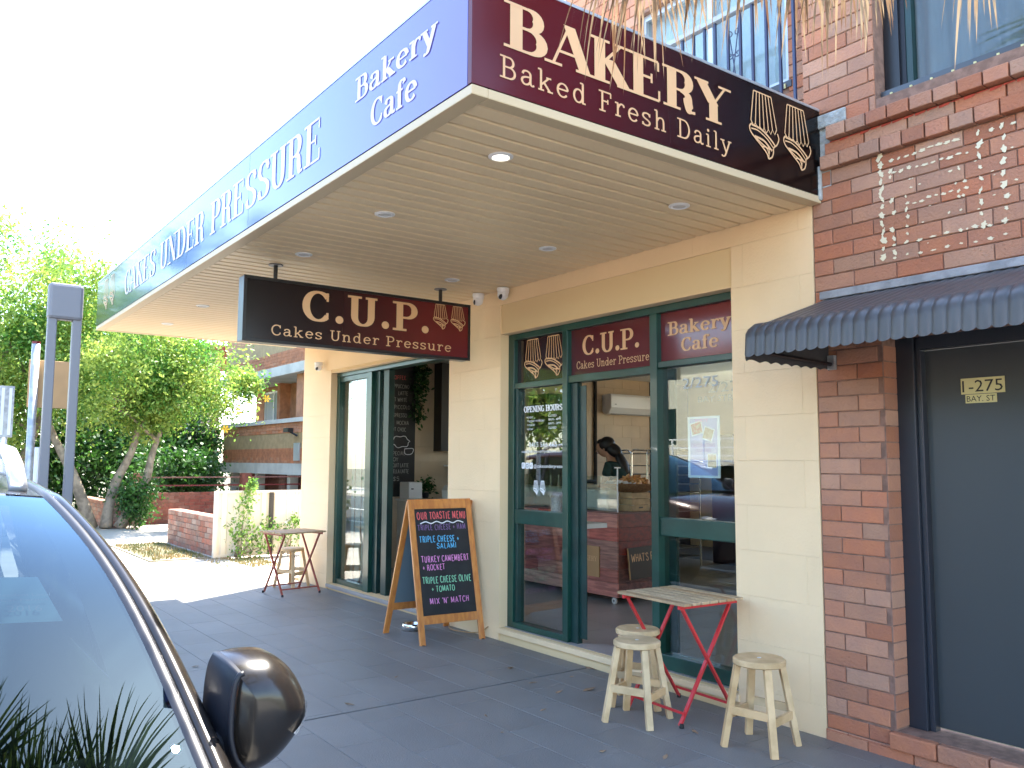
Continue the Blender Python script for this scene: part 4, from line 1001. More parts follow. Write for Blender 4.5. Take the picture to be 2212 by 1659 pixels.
# litter leaves on the pavement
LEAF = ['broad pale dry leaf on the tiles between the A-frame board and the window', 'small curled leaf on the long pavement joint below the window', 'tiny reddish leaf just above the long pavement joint', 'longest dry leaf, left of the nearest wooden stool',
        'small leaf between the pavement joint and the nearest stool', 'pale crumpled leaf right beside the car mirror', 'small leaf at the foot of the red table leg', 'leaf lying between the two stools at the right', 'tiny leaf in front of the nearest wooden stool', 'small leaf under the red-legged table',
        'dry leaf against the foot of the shop plinth beside the joint', 'reddish leaf against the plinth behind the stools', 'tiny leaf speck in the middle of the near pavement', 'tiny dark speck of leaf in front of the A-frame board', 'small pale leaf on the tiles left of the mirror', 'tiny leaf nearest the bottom of the view']
lp = [(-5.05, -.50, .03), (-4.63, -.62, .02), (-4.60, -.30, .018), (-4.28, -.42, .035), (-4.35, -.62, .02), (-4.88, -1.85, .022), (-3.35, -1.15, .02), (-3.1, -.95, .02), (-4.1, -.95, .015), (-3.28, -.52, .02),
      (-4.70, .0 - .03, .03), (-4.45, -.04, .025), (-4.2, -1.3, .012), (-5.3, -1.3, .01), (-6.4, -2.35, .02), (-3.9, -1.4, .012)]
for i, (x, y, s) in enumerate(lp):
    r = random.Random(i); a = r.uniform(0, 6.3); mb = MB()
    L_ = s * 1.5; W_ = s * .55
    q = [(-L_, 0, .004), (-L_ * .3, W_, .012), (L_ * .5, W_ * .8, .008), (L_ * 1.1, 0, .018), (L_ * .4, -W_, .014), (-L_ * .4, -W_ * .8, .006)]
    mb.poly([(c[0] * math.cos(a) - c[1] * math.sin(a), c[0] * math.sin(a) + c[1] * math.cos(a), c[2] * (.5 + s * 12)) for c in q])
    o = mb.build('fallen_leaf', M['litter'], local=True, solid=.001); o.location = (x, y, 0)
    tag(o, LEAF[i], 'leaf', 'dead leaves on the pavement')

# ------------------------------------------------------------------ inside the shop
ctr = thing('counter', 'low serving counter clad in dark red stained planks, on castors', 'counter', (-7.4, 1.64, .09))
CX, CY = -6.172, 1.636
B(-8.40, CX - .02, CY + .02, CY + .86, .17, .955).build('carcass', M['black'], ctr)
ph = (.985 - .165) / 6
for r_ in range(6):
    z = .165 + r_ * ph; xs_ = [-8.42, -7.75 + .3 * (r_ % 2), -6.95 + .18 * ((r_ * 2) % 3), CX]
    for a, b in zip(xs_[:-1], xs_[1:]): B(a + .0015, b - .0015, CY, CY + .019, z + .0015, z + ph - .0015).build('plank', M['litwood'], ctr)
    B(CX - .019, CX, CY + .02, CY + .86, z + .0015, z + ph - .0015).build('plank', M['redwood'], ctr)
B(-8.42, CX, CY, CY + .88, .955 + .03, 1.0).build('worktop', M['redwood'], ctr)
def castor(x, y):
    MB().lathe([(.028, -.011), (.034, -.006), (.034, .006), (.028, .011)], 18, (x, y, .125), axis='Y').build('castor', M['offwhite'], ctr)
    B(x - .02, x + .02, y - .018, y + .018, .158, .167).build('castor_plate', M['grey'], ctr)
    MB().lathe([(.012, -.013), (.012, .013)], 12, (x, y, .125), axis='Y').build('castor_hub', M['black'], ctr)
castor(-6.26, CY + .04); castor(-8.3, CY + .05); castor(-6.26, CY + .8); castor(-8.3, CY + .8)
bs = thing('paper_sign', 'tan kraft paper sign fixed low on the counter front', 'sign', (-6.59, CY - .006, .34))
B(-6.75, -6.43, CY - .012, CY - .003, .34, .645).build('card', M['kraft'], bs)
PC = Plane2((0, CY - .012, 0), (1, 0, 0), (0, 0, 1)); write(PC, 'BAKERY', -6.72, .495, .05, width=.26, T=.15, t=.06, lift=.001).build('card_lettering', M['letter'], bs)
ks = thing('menu_board', 'black board with pale writing leaning on the counter side', 'sign', (CX + .02, 2.0, .33))
PK = Plane2((CX + .05, 1.77, .335), (0, 1, .04), (-.10, -.02, 1)); pbox(PK, 0, .55, 0, .31, -.012, 0).build('board', M['black'], ks)
pbox(PK, -.008, 0, 0, .31, -.012, .002).build('edge', M['kraft'], ks)
write(PK, "WHAT'S FRESH", .03, .17, .075, width=.48, T=.11, t=.05, serif=False, jit=.03, lift=.001).build('board_lettering', M['letter'], ks)
sg = thing('sneeze_guard', 'clear glass guard with a thin white post on the counter', 'screen', (-6.3, CY + .04, 1.0))
B(-6.196, -6.186, CY + .02, CY + .03, 1.0, 1.44).build('post', M['white'], sg); B(-6.225, -6.155, CY + .015, CY + .035, 1.44, 1.452).build('post_cap', M['white'], sg)
B(-8.3, -6.2, CY + .022, CY + .028, 1.005, 1.36).build('pane', M['glass'], sg)
B(-8.3, -6.42, CY + .1, CY + .5, 1.002, 1.22).build('display_box', M['offwhite'], sg, bevel=.03)
cr = thing('wooden_crate', 'pale pine crate under the croissant basket on the counter', 'crate', (-6.35, 2.02, 1.0))
x0, x1, y0, y1 = -6.44, -6.235, 1.90, 2.16
for k in range(3):
    z = 1.002 + k * .064
    B(x0, x1, y0, y0 + .01, z, z + .06).build('slat', M['crate'], cr); B(x0, x1, y1 - .01, y1, z, z + .06).build('slat', M['crate'], cr)
    B(x0, x0 + .01, y0 + .01, y1 - .01, z, z + .06).build('slat', M['crate'], cr); B(x1 - .01, x1, y0 + .01, y1 - .01, z, z + .06).build('slat', M['crate'], cr)
B(x1, x1 + .001, 2.0, 2.06, 1.03, 1.045).build('hand_hole', M['black'], cr)
B(x0 + .01, x1 - .01, y0 + .01, y1 - .01, 1.18, 1.19).build('lid', M['crate'], cr)
bk = thing('bread_basket', 'shallow wicker basket heaped with croissants in white paper', 'basket', (-6.36, 2.03, 1.195))
MB().lathe([(.15, 0), (.22, .03), (.33, .085), (.345, .09), (.325, .078), (.2, .02), (.01, .012)], 32).build('bowl', M['wicker'], bk, local=True, smooth=True)
r = random.Random(4)
for i in range(20):
    a = r.uniform(0, 6.28); q = r.uniform(.02, .24); z = .065 + (.25 - q) * .26
    def cro(u, v, s=.07):
        an = (u - .5) * 2.6; rad = .03 * math.sin(math.pi * min(max(u, .03), .97)) ** .6 * (1 + .12 * math.cos(u * 38)); b = v * 2 * math.pi
        return ((s + rad * math.cos(b)) * math.cos(an) - s, (s + rad * math.cos(b)) * math.sin(an), rad * 1.1 * math.sin(b))
    o = MB().grid(cro, 22, 9).build('croissant', M['bread'], None, smooth=True, local=True)
    o.location = (-6.36 + q * math.cos(a), 2.03 + q * math.sin(a), 1.195 + z + .01); o.rotation_euler = (r.uniform(-.5, .5), r.uniform(-.9, .9), r.uniform(0, 6.3))
    tag(o, 'golden croissant heaped with others in the wicker basket on the counter', 'croissant', 'croissants in the basket')
for i in range(6):
    a = 3.6 + i * .42; q = .25; mb = MB(); c0 = Vector((q * math.cos(a), q * math.sin(a), .075))
    tip = c0 + Vector((0, 0, .06))
    ring = [c0 + Vector((  .06 * math.cos(k * 1.05) * r.uniform(.8, 1.3),   .06 * math.sin(k * 1.05) * r.uniform(.8, 1.2), r.uniform(-.01, .05))) for k in range(6)]
    for k in range(6): mb.poly([c0 - Vector((0, 0, .015)), ring[k], ring[(k + 1) % 6]])
    mb.build('paper_wrap', M['paper'], bk, local=True)

ac = thing('air_conditioner', 'white split air conditioner high on the inner wall', 'air conditioner', (-9.98, 5.6, 2.27))
mb = MB(); prof = [(0, .05), (0, .32), (.19, .33), (.215, .30), (.215, .11), (.15, .01), (.05, 0)]
n = len(prof)
for y in (4.95, 6.0): mb.v += [(-10.01 + x, y, 2.265 + z) for x, z in prof]
for i in range(n): mb.f.append([i, (i + 1) % n, n + (i + 1) % n, n + i])
mb.f.append(list(range(n))[::-1]); mb.f.append([n + i for i in range(n)])
mb.build('casing', M['white'], ac, bevel=.012)
B(-9.86, -9.80, 5.0, 5.95, 2.268, 2.274).build('louvre', M['grey'], ac); B(-9.794, -9.791, 5.03, 5.07, 2.42, 2.43).build('badge', M['grey'], ac)
tag(MB().tube([(-9.98, 4.78, 2.84), (-9.98, 4.78, 1.15)], .028, 8).tube([(-9.98, 4.78, 1.2), (-9.98, 3.9, 1.2)], .03, 8).build('pipe', M['black']), 'black pipe running down the inner wall beside the air conditioner', 'pipe')

# oven rack
rk = thing('tray_rack', 'steel trolley rack of baking trays behind the shop worker', 'rack', (-8.4, 4.0, .09))
for x in (-8.6, -8.12): MB().tube([(x, 3.75, .15), (x, 3.75, 1.62)] + [(x, 3.75 + .05 * (1 - math.cos(k * .26)), 1.62 + .05 * math.sin(k * .26)) for k in range(1, 7)] + [(x, 4.15, 1.67), (x, 4.22, 1.62), (x, 4.22, .15)], .013, 8).build('upright', M['chrome'], rk)
for k in range(11): B(-8.59, -8.13, 3.76, 4.21, .3 + k * .115, .312 + k * .115).build('tray', M['grey'], rk)
MB().tube([(-8.6, 3.75, 1.62), (-8.12, 3.75, 1.62)], .011, 6).tube([(-8.6, 4.2, 1.62), (-8.12, 4.2, 1.62)], .011, 6).build('top_bar', M['chrome'], rk)
rk2 = copy_tree(rk); rk2.location = (-7.68, 4.05, .09); rk2['label'] = 'second steel tray rack, right of the one behind the worker'
rk['group'] = rk2['group'] = 'steel tray racks'
tag(B(-8.0, -6.0, 5.2, 6.2, .09, 1.9).build('oven', M['black'], bevel=.02), 'large dark oven cabinet at the back of the shop', 'oven')

# items at the till end seen through the sliding door
tb = thing('chalk_menu', 'tall black drinks menu board with white chalk writing on the inner wall', 'menu board', (-10.0, 1.05, 1.03))
WX = -10.002
B(WX, WX + .03, .62, 1.49, 1.03, 2.80).build('board', M['chalk'], tb)
PM = Plane2((WX + .03, 0, 0), (0, 1, 0), (0, 0, 1))
for s_, y, z, w_ in (('COFFEE', 1.16, 2.60, .22), ('CAPPUCCINO', 1.13, 2.48, .30), ('LATTE', 1.26, 2.39, .15), ('FLAT WHITE', 1.12, 2.30, .28), ('PICCOLO', 1.20, 2.20, .25), ('ESPRESSO', 1.15, 2.09, .25), ('MOCHA', 1.24, 1.99, .19), ('HOT CHOC', 1.14, 1.90, .25),
                     ('SPECIAL', 1.16, 1.58, .22), ('SOY', 1.16, 1.50, .12), ('BISCUIT LATTE', 1.12, 1.42, .32), ('NUTELLA LATTE', 1.12, 1.34, .32), ('$5', 1.2, 1.24, .1)):
    write(PM, s_, y - .04, z, .05, width=w_, T=.12, t=.1, serif=False, jit=.05, lift=.001).build('chalk_writing', M['ch_grey'] if s_ != 'COFFEE' else M['ch_red'], tb)
mb = MB(); stroke(mb, PM, [(1.27 + (.13 + .012 * math.cos(k * 1.2)) * math.cos(k * .21), 1.76 + (.075 + .01 * math.cos(k * 1.2)) * math.sin(k * .21)) for k in range(31)], lambda a, b: .009, .001)
stroke(mb, PM, crv([(1.33, 1.66), (1.34, 1.60), (1.40, 1.59), (1.45, 1.61), (1.46, 1.67), (1.33, 1.665)]), lambda a, b: .009, .001); mb.build('chalk_drawing', M['ch_white'], tb)
bp_ = tag(B(-10.0, -9.80, 1.80, 2.35, 1.64, 2.85).build('wall_cabinet', M['black']), 'tall black blind or cabinet hung beside the chalk menu', 'cabinet')
sh = thing('till_desk', 'white service desk just inside the sliding doorway', 'desk', (-9.3, 1.4, .09))
B(-10.0, -9.18, 1.25, 1.95, .09, .98).build('front', M['offwhite'], sh); B(-10.0, -9.15, 1.22, 1.98, .98, 1.005).build('top', M['white'], sh, bevel=.004)
tag(B(-9.98, -9.72, 1.27, 1.47, 1.007, 1.225).build('payment_box', M['white'], bevel=.012), 'white box with a small dark slot on the service desk', 'box')
B(-9.719, -9.716, 1.30, 1.335, 1.13, 1.145).build('slot', M['black'], bpy.data.objects['payment_box'])
cm = thing('coffee_machine', 'black coffee machine with a red line, at the back of the till desk', 'coffee machine', (-9.8, 2.3, 1.0))
B(-9.98, -9.6, 2.02, 2.75, 1.2, 1.42).build('body', M['black'], cm, bevel=.01); B(-9.598, -9.594, 2.06, 2.7, 1.29, 1.305).build('red_line', M['redlid'], cm); B(-9.98, -9.62, 2.05, 2.7, .09, 1.19).build('stand', M['offwhite'], cm)
B(-9.97, -9.65, 1.95, 2.75, 1.43, 1.45).build('cup_shelf', M['white'], cm)
for i in range(4): tag(MB().lathe([(.03, 0), (.042, .1), (.043, .102), (.03, .101)], 14, (-9.7, 2.08 + i * .1, 1.452)).build('paper_cup', M['white' if i % 2 else 'offwhite']), ['white paper cup on the coffee machine, nearest the black cabinet edge', 'second paper cup along the top of the coffee machine', 'third paper cup along the top of the coffee machine', 'paper cup farthest back on top of the coffee machine'][3 - i], 'cup', 'cups on the coffee machine')
tag(MB().box(-.14, .14, -.1, .1, 0, .16).build('till_screen', M['offwhite'], bevel=.01), 'pale till screen tilted on the service desk', 'till')
bpy.data.objects['till_screen'].location = (-9.45, 1.80, 1.01); bpy.data.objects['till_screen'].rotation_euler = (.35, 0, .8)
# reception jars by the window
tag(MB().lathe([(.06, 0), (.062, .2), (.05, .22), (.05, .235)], 20, (-5.60, .40, 1.0)).build('sweet_jar', M['indicator']), 'clear jar with pink lid on the window shelf', 'jar')
tag(MB().lathe([(.085, 0), (.088, .24), (.08, .25)], 20, (-5.42, .42, 1.0)).build('cookie_tin', M['crate']), 'round patterned tin beside the jar on the window shelf', 'tin')
tag(B(-5.78, -5.2, .3, .6, .96, .998).build('window_shelf', M['offwhite']), 'narrow pale shelf inside the left window', 'shelf')

# trailing plant over the chalk menu
def leaves(name, centers, n, spread, size, m, seed, parent=None, stretch=(1, 1, 1), long=1.8, fold=.0):
    r = np.random.default_rng(seed); cen = np.array(centers, float); idx = r.integers(0, len(cen), n)
    sp = np.array(spread if isinstance(spread, (list, tuple, np.ndarray)) else [spread] * len(cen), float)
    P = cen[idx] + r.normal(0, 1, (n, 3)) * sp[idx][:, None] * np.array(stretch)
    s = size * r.uniform(.6, 1.3, n); d = r.normal(0, 1, (n, 3)); d[:, 2] -= .4; d /= np.linalg.norm(d, axis=1)[:, None]
    q = r.normal(0, 1, (n, 3)); q -= (q * d).sum(1)[:, None] * d; q /= np.linalg.norm(q, axis=1)[:, None]
    a = P; b = P + (d * long * .5 + q * .42) * s[:, None]; c = P + d * long * s[:, None]; e = P + (d * long * .5 - q * .42) * s[:, None]
    V = np.stack([a, b, c, e], 1).reshape(-1, 3)
    if parent is not None: V = V - np.array(wloc(parent))
    me = bpy.data.meshes.new(name); me.vertices.add(4 * n); me.vertices.foreach_set('co', V.ravel())
    me.loops.add(4 * n); me.loops.foreach_set('vertex_index', np.arange(4 * n)); me.polygons.add(n)
    me.polygons.foreach_set('loop_start', np.arange(0, 4 * n, 4)); me.polygons.foreach_set('loop_total', np.full(n, 4))
    me.materials.append(m); me.update(); me.validate()
    o = bpy.data.objects.new(name, me); C.objects.link(o); o.parent = parent; return o
tp = thing('trailing_plant', 'dark green leafy vine trailing over the chalk menu', 'plant', (-9.9, 1.5, 2.3))
leaves('foliage', [(-9.92, 1.50, z) for z in np.linspace(2.05, 2.8, 14)] + [(-9.92, 1.58, z) for z in np.linspace(2.5, 2.8, 8)], 700, .045, .035, M['leafin'], 2, tp)
pl2 = thing('potted_plant', 'small dark plant at the foot of the wall behind the white box', 'plant', (-9.9, 1.58, 1.0))
leaves('foliage', [(-9.86, 1.60, 1.12), (-9.86, 1.62, 1.2)], 160, .05, .035, M['leafin'], 3, pl2); MB().lathe([(.04, 0), (.05, .08)], 12, (-9.86, 1.6, 1.006)).build('pot', M['black'], pl2)

# ------------------------------------------------------------------ shop worker
def skin_body(name, verts, edges, radii, m, parent, root=0, sub=2):
    me = bpy.data.meshes.new(name); me.from_pydata([tuple(v) for v in verts], edges, []); me.materials.append(m)
    o = bpy.data.objects.new(name, me); C.objects.link(o); o.parent = parent
    mo = o.modifiers.new('skin', 'SKIN'); mo.use_smooth_shade = True
    for i, rr_ in enumerate(radii):
        sv = me.skin_vertices[0].data[i]; sv.radius = (rr_, rr_) if not isinstance(rr_, tuple) else rr_; sv.use_root = (i == root)
    s = o.modifiers.new('sub', 'SUBSURF'); s.levels = sub; s.render_levels = sub
    return o
tag(B(-10.0, -9.5, 3.45, 3.95, .09, 2.5).build('dark_backdrop', M['darkbark'], bevel=.02), 'tall dark block added against the inner wall as a backdrop to the left pane', 'dark_backdrop')  # dark block added to deepen the background seen through the left pane
pe = thing('person', 'dark-haired woman in a dark green t-shirt bending over the counter', 'person', (-7.55, 3.0, .09), R(20))
# local frame: faces -X
V = [(0, 0, .93), (.02, 0, 1.08), (0, 0, 1.22), (-.06, 0, 1.34), (-.10, 0, 1.43),            # 0 pelvis..4 neck base
     (-.02, -.09, .90), (-.02, -.10, .48), (.0, -.10, .08), (-.11, -.10, .03),               # near leg
     (-.02, .09, .90), (-.02, .10, .48), (.0, .10, .08), (-.11, .10, .03),
     (-.07, -.165, 1.36), (-.13, -.20, 1.12), (-.30, -.16, .99), (-.37, -.14, .97),             # near arm
     (-.07, .165, 1.36), (-.14, .20, 1.12), (-.31, .16, .99), (-.38, .14, .97),
     (-.16, 0, 1.50), (-.19, 0, 1.57)]
E_ = [(0, 1), (1, 2), (2, 3), (3, 4), (0, 5), (5, 6), (6, 7), (7, 8), (0, 9), (9, 10), (10, 11), (11, 12), (3, 13), (13, 14), (14, 15), (15, 16), (3, 17), (17, 18), (18, 19), (19, 20), (4, 21), (21, 22)]
Rr = [(.12, .15), (.105, .13), (.11, .14), (.11, .15), (.06, .07), .09, .06, .045, .04, .09, .06, .045, .04, .055, .042, .032, .03, .055, .042, .032, .03, .045, .07]
skin_body('body', V, E_, Rr, M['skin'], pe)
Vt = [(0, 0, .98), (.02, 0, 1.08), (0, 0, 1.22), (-.06, 0, 1.34), (-.09, 0, 1.40), (-.07, -.165, 1.365), (-.105, -.19, 1.22), (-.07, .165, 1.365), (-.105, .19, 1.22)]
skin_body('tshirt', Vt, [(0, 1), (1, 2), (2, 3), (3, 4), (3, 5), (5, 6), (3, 7), (7, 8)], [(.135, .165), (.12, .145), (.125, .155), (.125, .165), (.075, .085), .07, .062, .07, .062], M['tshirt'], pe)
Vj = [(0, 0, .96), (-.02, -.09, .88), (-.02, -.10, .48), (.0, -.10, .1), (-.02, .09, .88), (-.02, .10, .48), (.0, .10, .1)]
skin_body('trousers', Vj, [(0, 1), (1, 2), (2, 3), (0, 4), (4, 5), (5, 6)], [(.13, .16), .105, .075, .06, .105, .075, .06], M['jeans'], pe)
def ell(c, rx, ry, rz_, m, name, tilt=0):
    mb = MB(); mb.lathe([(math.sin(k * math.pi / 12) + 1e-3, -math.cos(k * math.pi / 12)) for k in range(13)], 20)
    Rt = Matrix.Rotation(tilt, 3, 'Y'); mb.v = [tuple(Vector(c) + Rt @ Vector((v[0] * rx, v[1] * ry, v[2] * rz_))) for v in mb.v]
    return mb.build(name, m, pe, smooth=True, local=True)
ell((-.225, 0, 1.585), .095, .072, .115, M['skin'], 'head', -.45)
MB().poly([(-.315, .012, 1.56), (-.315, -.012, 1.56), (-.345, 0, 1.535), ]).poly([(-.315, .012, 1.56), (-.345, 0, 1.535), (-.31, 0, 1.59)]).poly([(-.315, -.012, 1.56), (-.31, 0, 1.59), (-.345, 0, 1.535)]).build('nose', M['skin'], pe, local=True)
ell((-.295, -.03, 1.585), .012, .014, .008, M['hair'], 'eye'); ell((-.295, .03, 1.585), .012, .014, .008, M['hair'], 'eye'); ell((-.305, 0, 1.522), .012, .022, .006, M['redwood'], 'mouth')
ell((-.19, -.072, 1.57), .014, .008, .024, M['skin'], 'ear'); ell((-.19, .072, 1.57), .014, .008, .024, M['skin'], 'ear')
ell((-.185, 0, 1.625), .112, .088, .105, M['hair'], 'hair', -.5); ell((-.09, 0, 1.56), .08, .08, .13, M['hair'], 'hair', -.9); ell((.03, 0, 1.40), .06, .085, .17, M['hair'], 'hair', -.5)
ell((-.265, 0, 1.665), .05, .07, .035, M['hair'], 'fringe', -.5)
for sy in (-1, 1):
    for f in range(4): MB().tube([(-.39, sy * .14 + (f - 1.5) * .018, .968), (-.43, sy * .14 + (f - 1.5) * .02, .955), (-.455 + .006 * abs(f - 1.5), sy * .14 + (f - 1.5) * .02, .935)], [.010, .009, .007], 7).build('finger', M['skin'], pe, local=True, smooth=True)
    MB().tube([(-.36, sy * .14 - sy * .03, .97), (-.39, sy * .14 - sy * .055, .95), (-.41, sy * .14 - sy * .055, .935)], [.012, .011, .008], 7).build('thumb', M['skin'], pe, local=True, smooth=True)

# ------------------------------------------------------------------ car (built once, copied)
def make_car(paint, label, name='parked_car'):
    """local frame: nose towards +X, origin on the ground under the windscreen base centre"""
    t = thing(name, label, 'car')
    W = .86
    # windscreen surface: u across (-1..1), v base to roof
    def ws(u, v):
        hw = .855 - .145 * v + .015 * math.sin(v * math.pi)
        x = .12 - 1.06 * v - .11 * abs(u) ** 2.3 * (1 - .35 * v) - .03 * math.sin(v * math.pi) * 0
        z = .945 + .475 * v + .055 * math.sin(v * math.pi * .9) - .036 * u * u * (.4 + .7 * v)
        return Vector((x, u * hw, z))
    MB().grid(lambda a, b: ws((a * 2 - 1) * .985, .0 + b * .985), 26, 16).build('windscreen', M['glass_car'], t, local=True, smooth=True)
    fr = MB()      # black ceramic band inside the glass edge
    def off(p, d=.004): return p + Vector((-.3, 0, -1)).normalized() * d
    fr.grid(lambda a, b: off(ws(-.985 + .085 * (1 + .5 * (1 - b)) * a, b), .006), 3, 18); fr.grid(lambda a, b: off(ws(.985 - .085 * (1 + .5 * (1 - b)) * a, b), .006), 3, 18)
    fr.grid(lambda a, b: off(ws(a * 2 - 1, .985 - .06 * b), .006), 20, 2); fr.grid(lambda a, b: off(ws(a * 2 - 1, .0 + .09 * b), .006), 20, 2)
    fr.build('windscreen_band', M['carblack'], t, local=True, smooth=True)
    LR = 2.05                      # roof length
    def roof(a, b):                # a along (0 header .. 1 tail), b across
        u = b * 2 - 1; p = ws(u, 1.0); x = p.x - LR * a; hw = .71 - .03 * a
        z = p.z + .045 * math.sin(min(a * 1.7, 1) * math.pi / 2) * (1) - .07 * max(a - .6, 0) ** 1.5 * 3
        return (x, u * hw, z)
    MB().grid(roof, 20, 20).build('roof', paint, t, local=True, smooth=True)
    for sy in (-1, 1):
        def edge(s):               # edge curve: A pillar then roof side; s 0..1 pillar, 1..2 roof
            if s <= 1: return ws(sy * 1.0, s)
            p = Vector(roof(s - 1, 1 if sy > 0 else 0)); return p
        prof = [(.0, .006), (.012, .012), (.022, .006), (.026, .0)]
        N = 40
        def strip(pr, nm, m):
            mb = MB(); rows = []
            for i in range(N + 1):
                s = 2 * i / N; p = edge(s); rows.append([(p.x + .0, p.y + sy * o_, p.z + h_) for o_, h_ in pr])
            for r_ in rows: mb.v += r_
            k = len(pr)
            for i in range(N):
                for j in range(k - 1): mb.f.append([i * k + j, i * k + j + 1, (i + 1) * k + j + 1, (i + 1) * k + j])
            return mb.build(nm, m, t, local=True, smooth=True)
        strip([(-.022, .002), (-.014, .009), (-.004, .010), (.004, .004), (.008, -.006)], 'rubber_seal', M['carblack'])
        strip([(.006, -.004), (.010, .003), (.022, .005), (.038, -.006), (.052, -.026), (.060, -.050), (.060, -.062)], 'pillar', paint)
        # side glass and door uppers
        def sg_(a, b):
            s = .10 + 1.80 * a; p = edge(s); top = Vector((p.x, p.y + sy * .052, p.z - .055)); zb = .90; bot = Vector((p.x, sy * .875, min(zb, top.z - .003)))
            return top.lerp(bot, b)
        MB().grid(sg_, 40, 5).build('side_window', M['glass_side'], t, local=True, smooth=True)
        for s in (1.05, 1.72):
            p = edge(s); MB().bar((p.x, p.y + sy * .056, p.z - .05), (p.x, sy * .88, .90), .07, .012, (0, 1, 0)).build('door_pillar', M['carblack'], t, local=True)
        # roof rail
        a0 = Vector(roof(.05, .5 + sy * .44)); pts = []
        for i in range(15):
            f = i / 14; q = Vector(roof(.06 + f * .82, .5 + sy * .455)); lift = .085 * min(1, f / .12, (1 - f) / .12) ** .7
            pts.append(q + Vector((0, 0, .006 + lift)))
        MB().tube(pts, .024, 10).build('roof_rail', M['silver'], t, local=True, smooth=True)
        mm = MB()
    # lower body loft (stations along x)
    st_ = [(.98, .20, .62, .62, .62), (.92, .14, .72, .72, .70), (.72, .12, .80, .82, .76), (.35, .12, .86, .88, .83), (.0, .12, .88, .925, .865), (-.2, .12, .885, .93, .875), (-1.1, .12, .89, .91, .88),
           (-2.2, .12, .89, .93, .87), (-2.95, .14, .86, .96, .84), (-3.12, .28, .78, .95, .76), (-3.17, .34, .68, .80, .68)]
    mb = MB(); rows = []
    for (x, zb, hw, zt, ht) in st_:
        zm = (zb + zt) * .5
        half = [(0, zb), (hw * .86, zb), (hw * .97, zb + .08), (hw * 1.0, zm), (hw * .995, zt - .13), (ht, zt - .02), (ht * .86, zt + .012), (ht * .5, zt + .035), (0, zt + .045)]
        row = [(x, y, z) for y, z in half] + [(x, -y, z) for y, z in half[-2:0:-1]]
        rows.append(row)
    n = len(rows[0])
    for r_ in rows: mb.v += r_
    for i in range(len(rows) - 1):
        for j in range(n): mb.f.append([i * n + j, i * n + (j + 1) % n, (i + 1) * n + (j + 1) % n, (i + 1) * n + j])
    mb.f.append(list(range(n))); mb.f.append([(len(rows) - 1) * n + j for j in range(n)][::-1])
    mb.v = [(v[0], v[1], v[2] - (.05 if -2.9 < v[0] < .1 and v[2] > .92 else 0)) for v in mb.v]
    mb.build('body', paint, t, local=True, smooth=True)
    # tailgate
    MB().grid(lambda a, b: (-2.94 - .17 * (1 - a) , (b * 2 - 1) * (.84 - .17 * a), .92 + .50 * a - .05 * (b * 2 - 1) ** 2), 6, 8).build('rear_window', M['glass_side'], t, local=True, smooth=True)
    B(-.30, .06, -.78, .78, .86, .90).build('dashboard', M['dash'], t, local=True)
    MB().tube([(.10, -.75, .935), (.16, 0, .955), (.10, .75, .935)], .012, 6).build('cowl', M['carblack'], t, local=True)
    MB().tube([(.05, .62, .955), (-.02, .1, .985), (-.04, -.2, 1.0)], .008, 5).build('wiper', M['carblack'], t, local=True)
    for sx in (-1, 1):
        B(-1.35, -1.15, sx * .36 - .22, sx * .36 + .22, .45, 1.02).build('seat', M['dash'], t, local=True, bevel=.06)
        B(-1.33, -1.2, sx * .36 - .12, sx * .36 + .12, 1.06, 1.22).build('headrest', M['dash'], t, local=True, bevel=.04)
    B(.955, 1.0, -.34, .34, .52, .62).build('grille', M['carblack'], t, local=True, bevel=.01); B(.965, 1.005, -.19, .19, .40, .50).build('number_plate', M['white'], t, local=True)
    for sy in (-1, 1):
        MB().lathe([(math.sin(k * math.pi / 8) * 1 + 1e-3, -math.cos(k * math.pi / 8)) for k in range(9)], 14)
        m_ = MB().lathe([(math.sin(k * math.pi / 8) + 1e-3, -math.cos(k * math.pi / 8)) for k in range(9)], 14); m_.v = [(.82 + v[0] * .14, sy * .66 + v[1] * .13, .64 + v[2] * .07) for v in m_.v]
        m_.build('headlight', M['indicator'], t, local=True, smooth=True)
        for x in (.42, -2.42):
            wh = MB().lathe([(.21, -.09), (.30, -.10), (.325, -.07), (.325, .07), (.30, .10), (.21, .09)], 28, (x, sy * .79, .205), axis='Y').build('wheel', M['rubber'], t, local=True, smooth=True)
            wh2 = MB().lathe([(.205, -.05), (.21, .098), (.19, .085), (.04, .07)], 24, (x, sy * .79, .205), axis='Y')
            if sy < 0: wh2.v = [(v[0], 2 * sy * .79 - v[1], v[2]) for v in wh2.v]
            wh2.build('rim', M['silver'], wh, local=True, smooth=True)
            ar = MB().grid(lambda a, b: (x + (.36 + .015 * b) * math.cos(a * math.pi), sy * (.845 + .035 * b), .205 + (.36 + .015 * b) * math.sin(a * math.pi)), 18, 1); ar.build('wheel_arch', M['carblack'], t, local=True)
        # door mirror: painted shell lofted from its outline, dark inboard cheek, short arm
        OUT = [(1075, 1103), (1130, 1094), (1200, 1093), (1300, 1108), (1400, 1168), (1465, 1250), (1498, 1330), (1485, 1405), (1425, 1490), (1330, 1562), (1220, 1592), (1130, 1575), (1070, 1510), (1038, 1400), (1038, 1250), (1052, 1150)]
        O = [(.934 + (a_ - 1110) * .000449, 1.10 - (b_ - 1100) * .00050) for a_, b_ in OUT]
        OC = crv(O + [O[0]], 4)[:-1]; no = len(OC); PY, PZ = .985, 1.00; XR_, DP = -.205, .13
        def shell(k, b, g=0.):
            y, z = OC[k % no]; q = math.sin(b * math.pi / 2) ** .75; x = XR_ + (DP + g) * math.cos(b * math.pi / 2) ** .85 + .05 * (PY - y) * b
            return Vector((x, sy * (PY + (y - PY) * (q + g)), PZ + (z - PZ) * (q + g)))
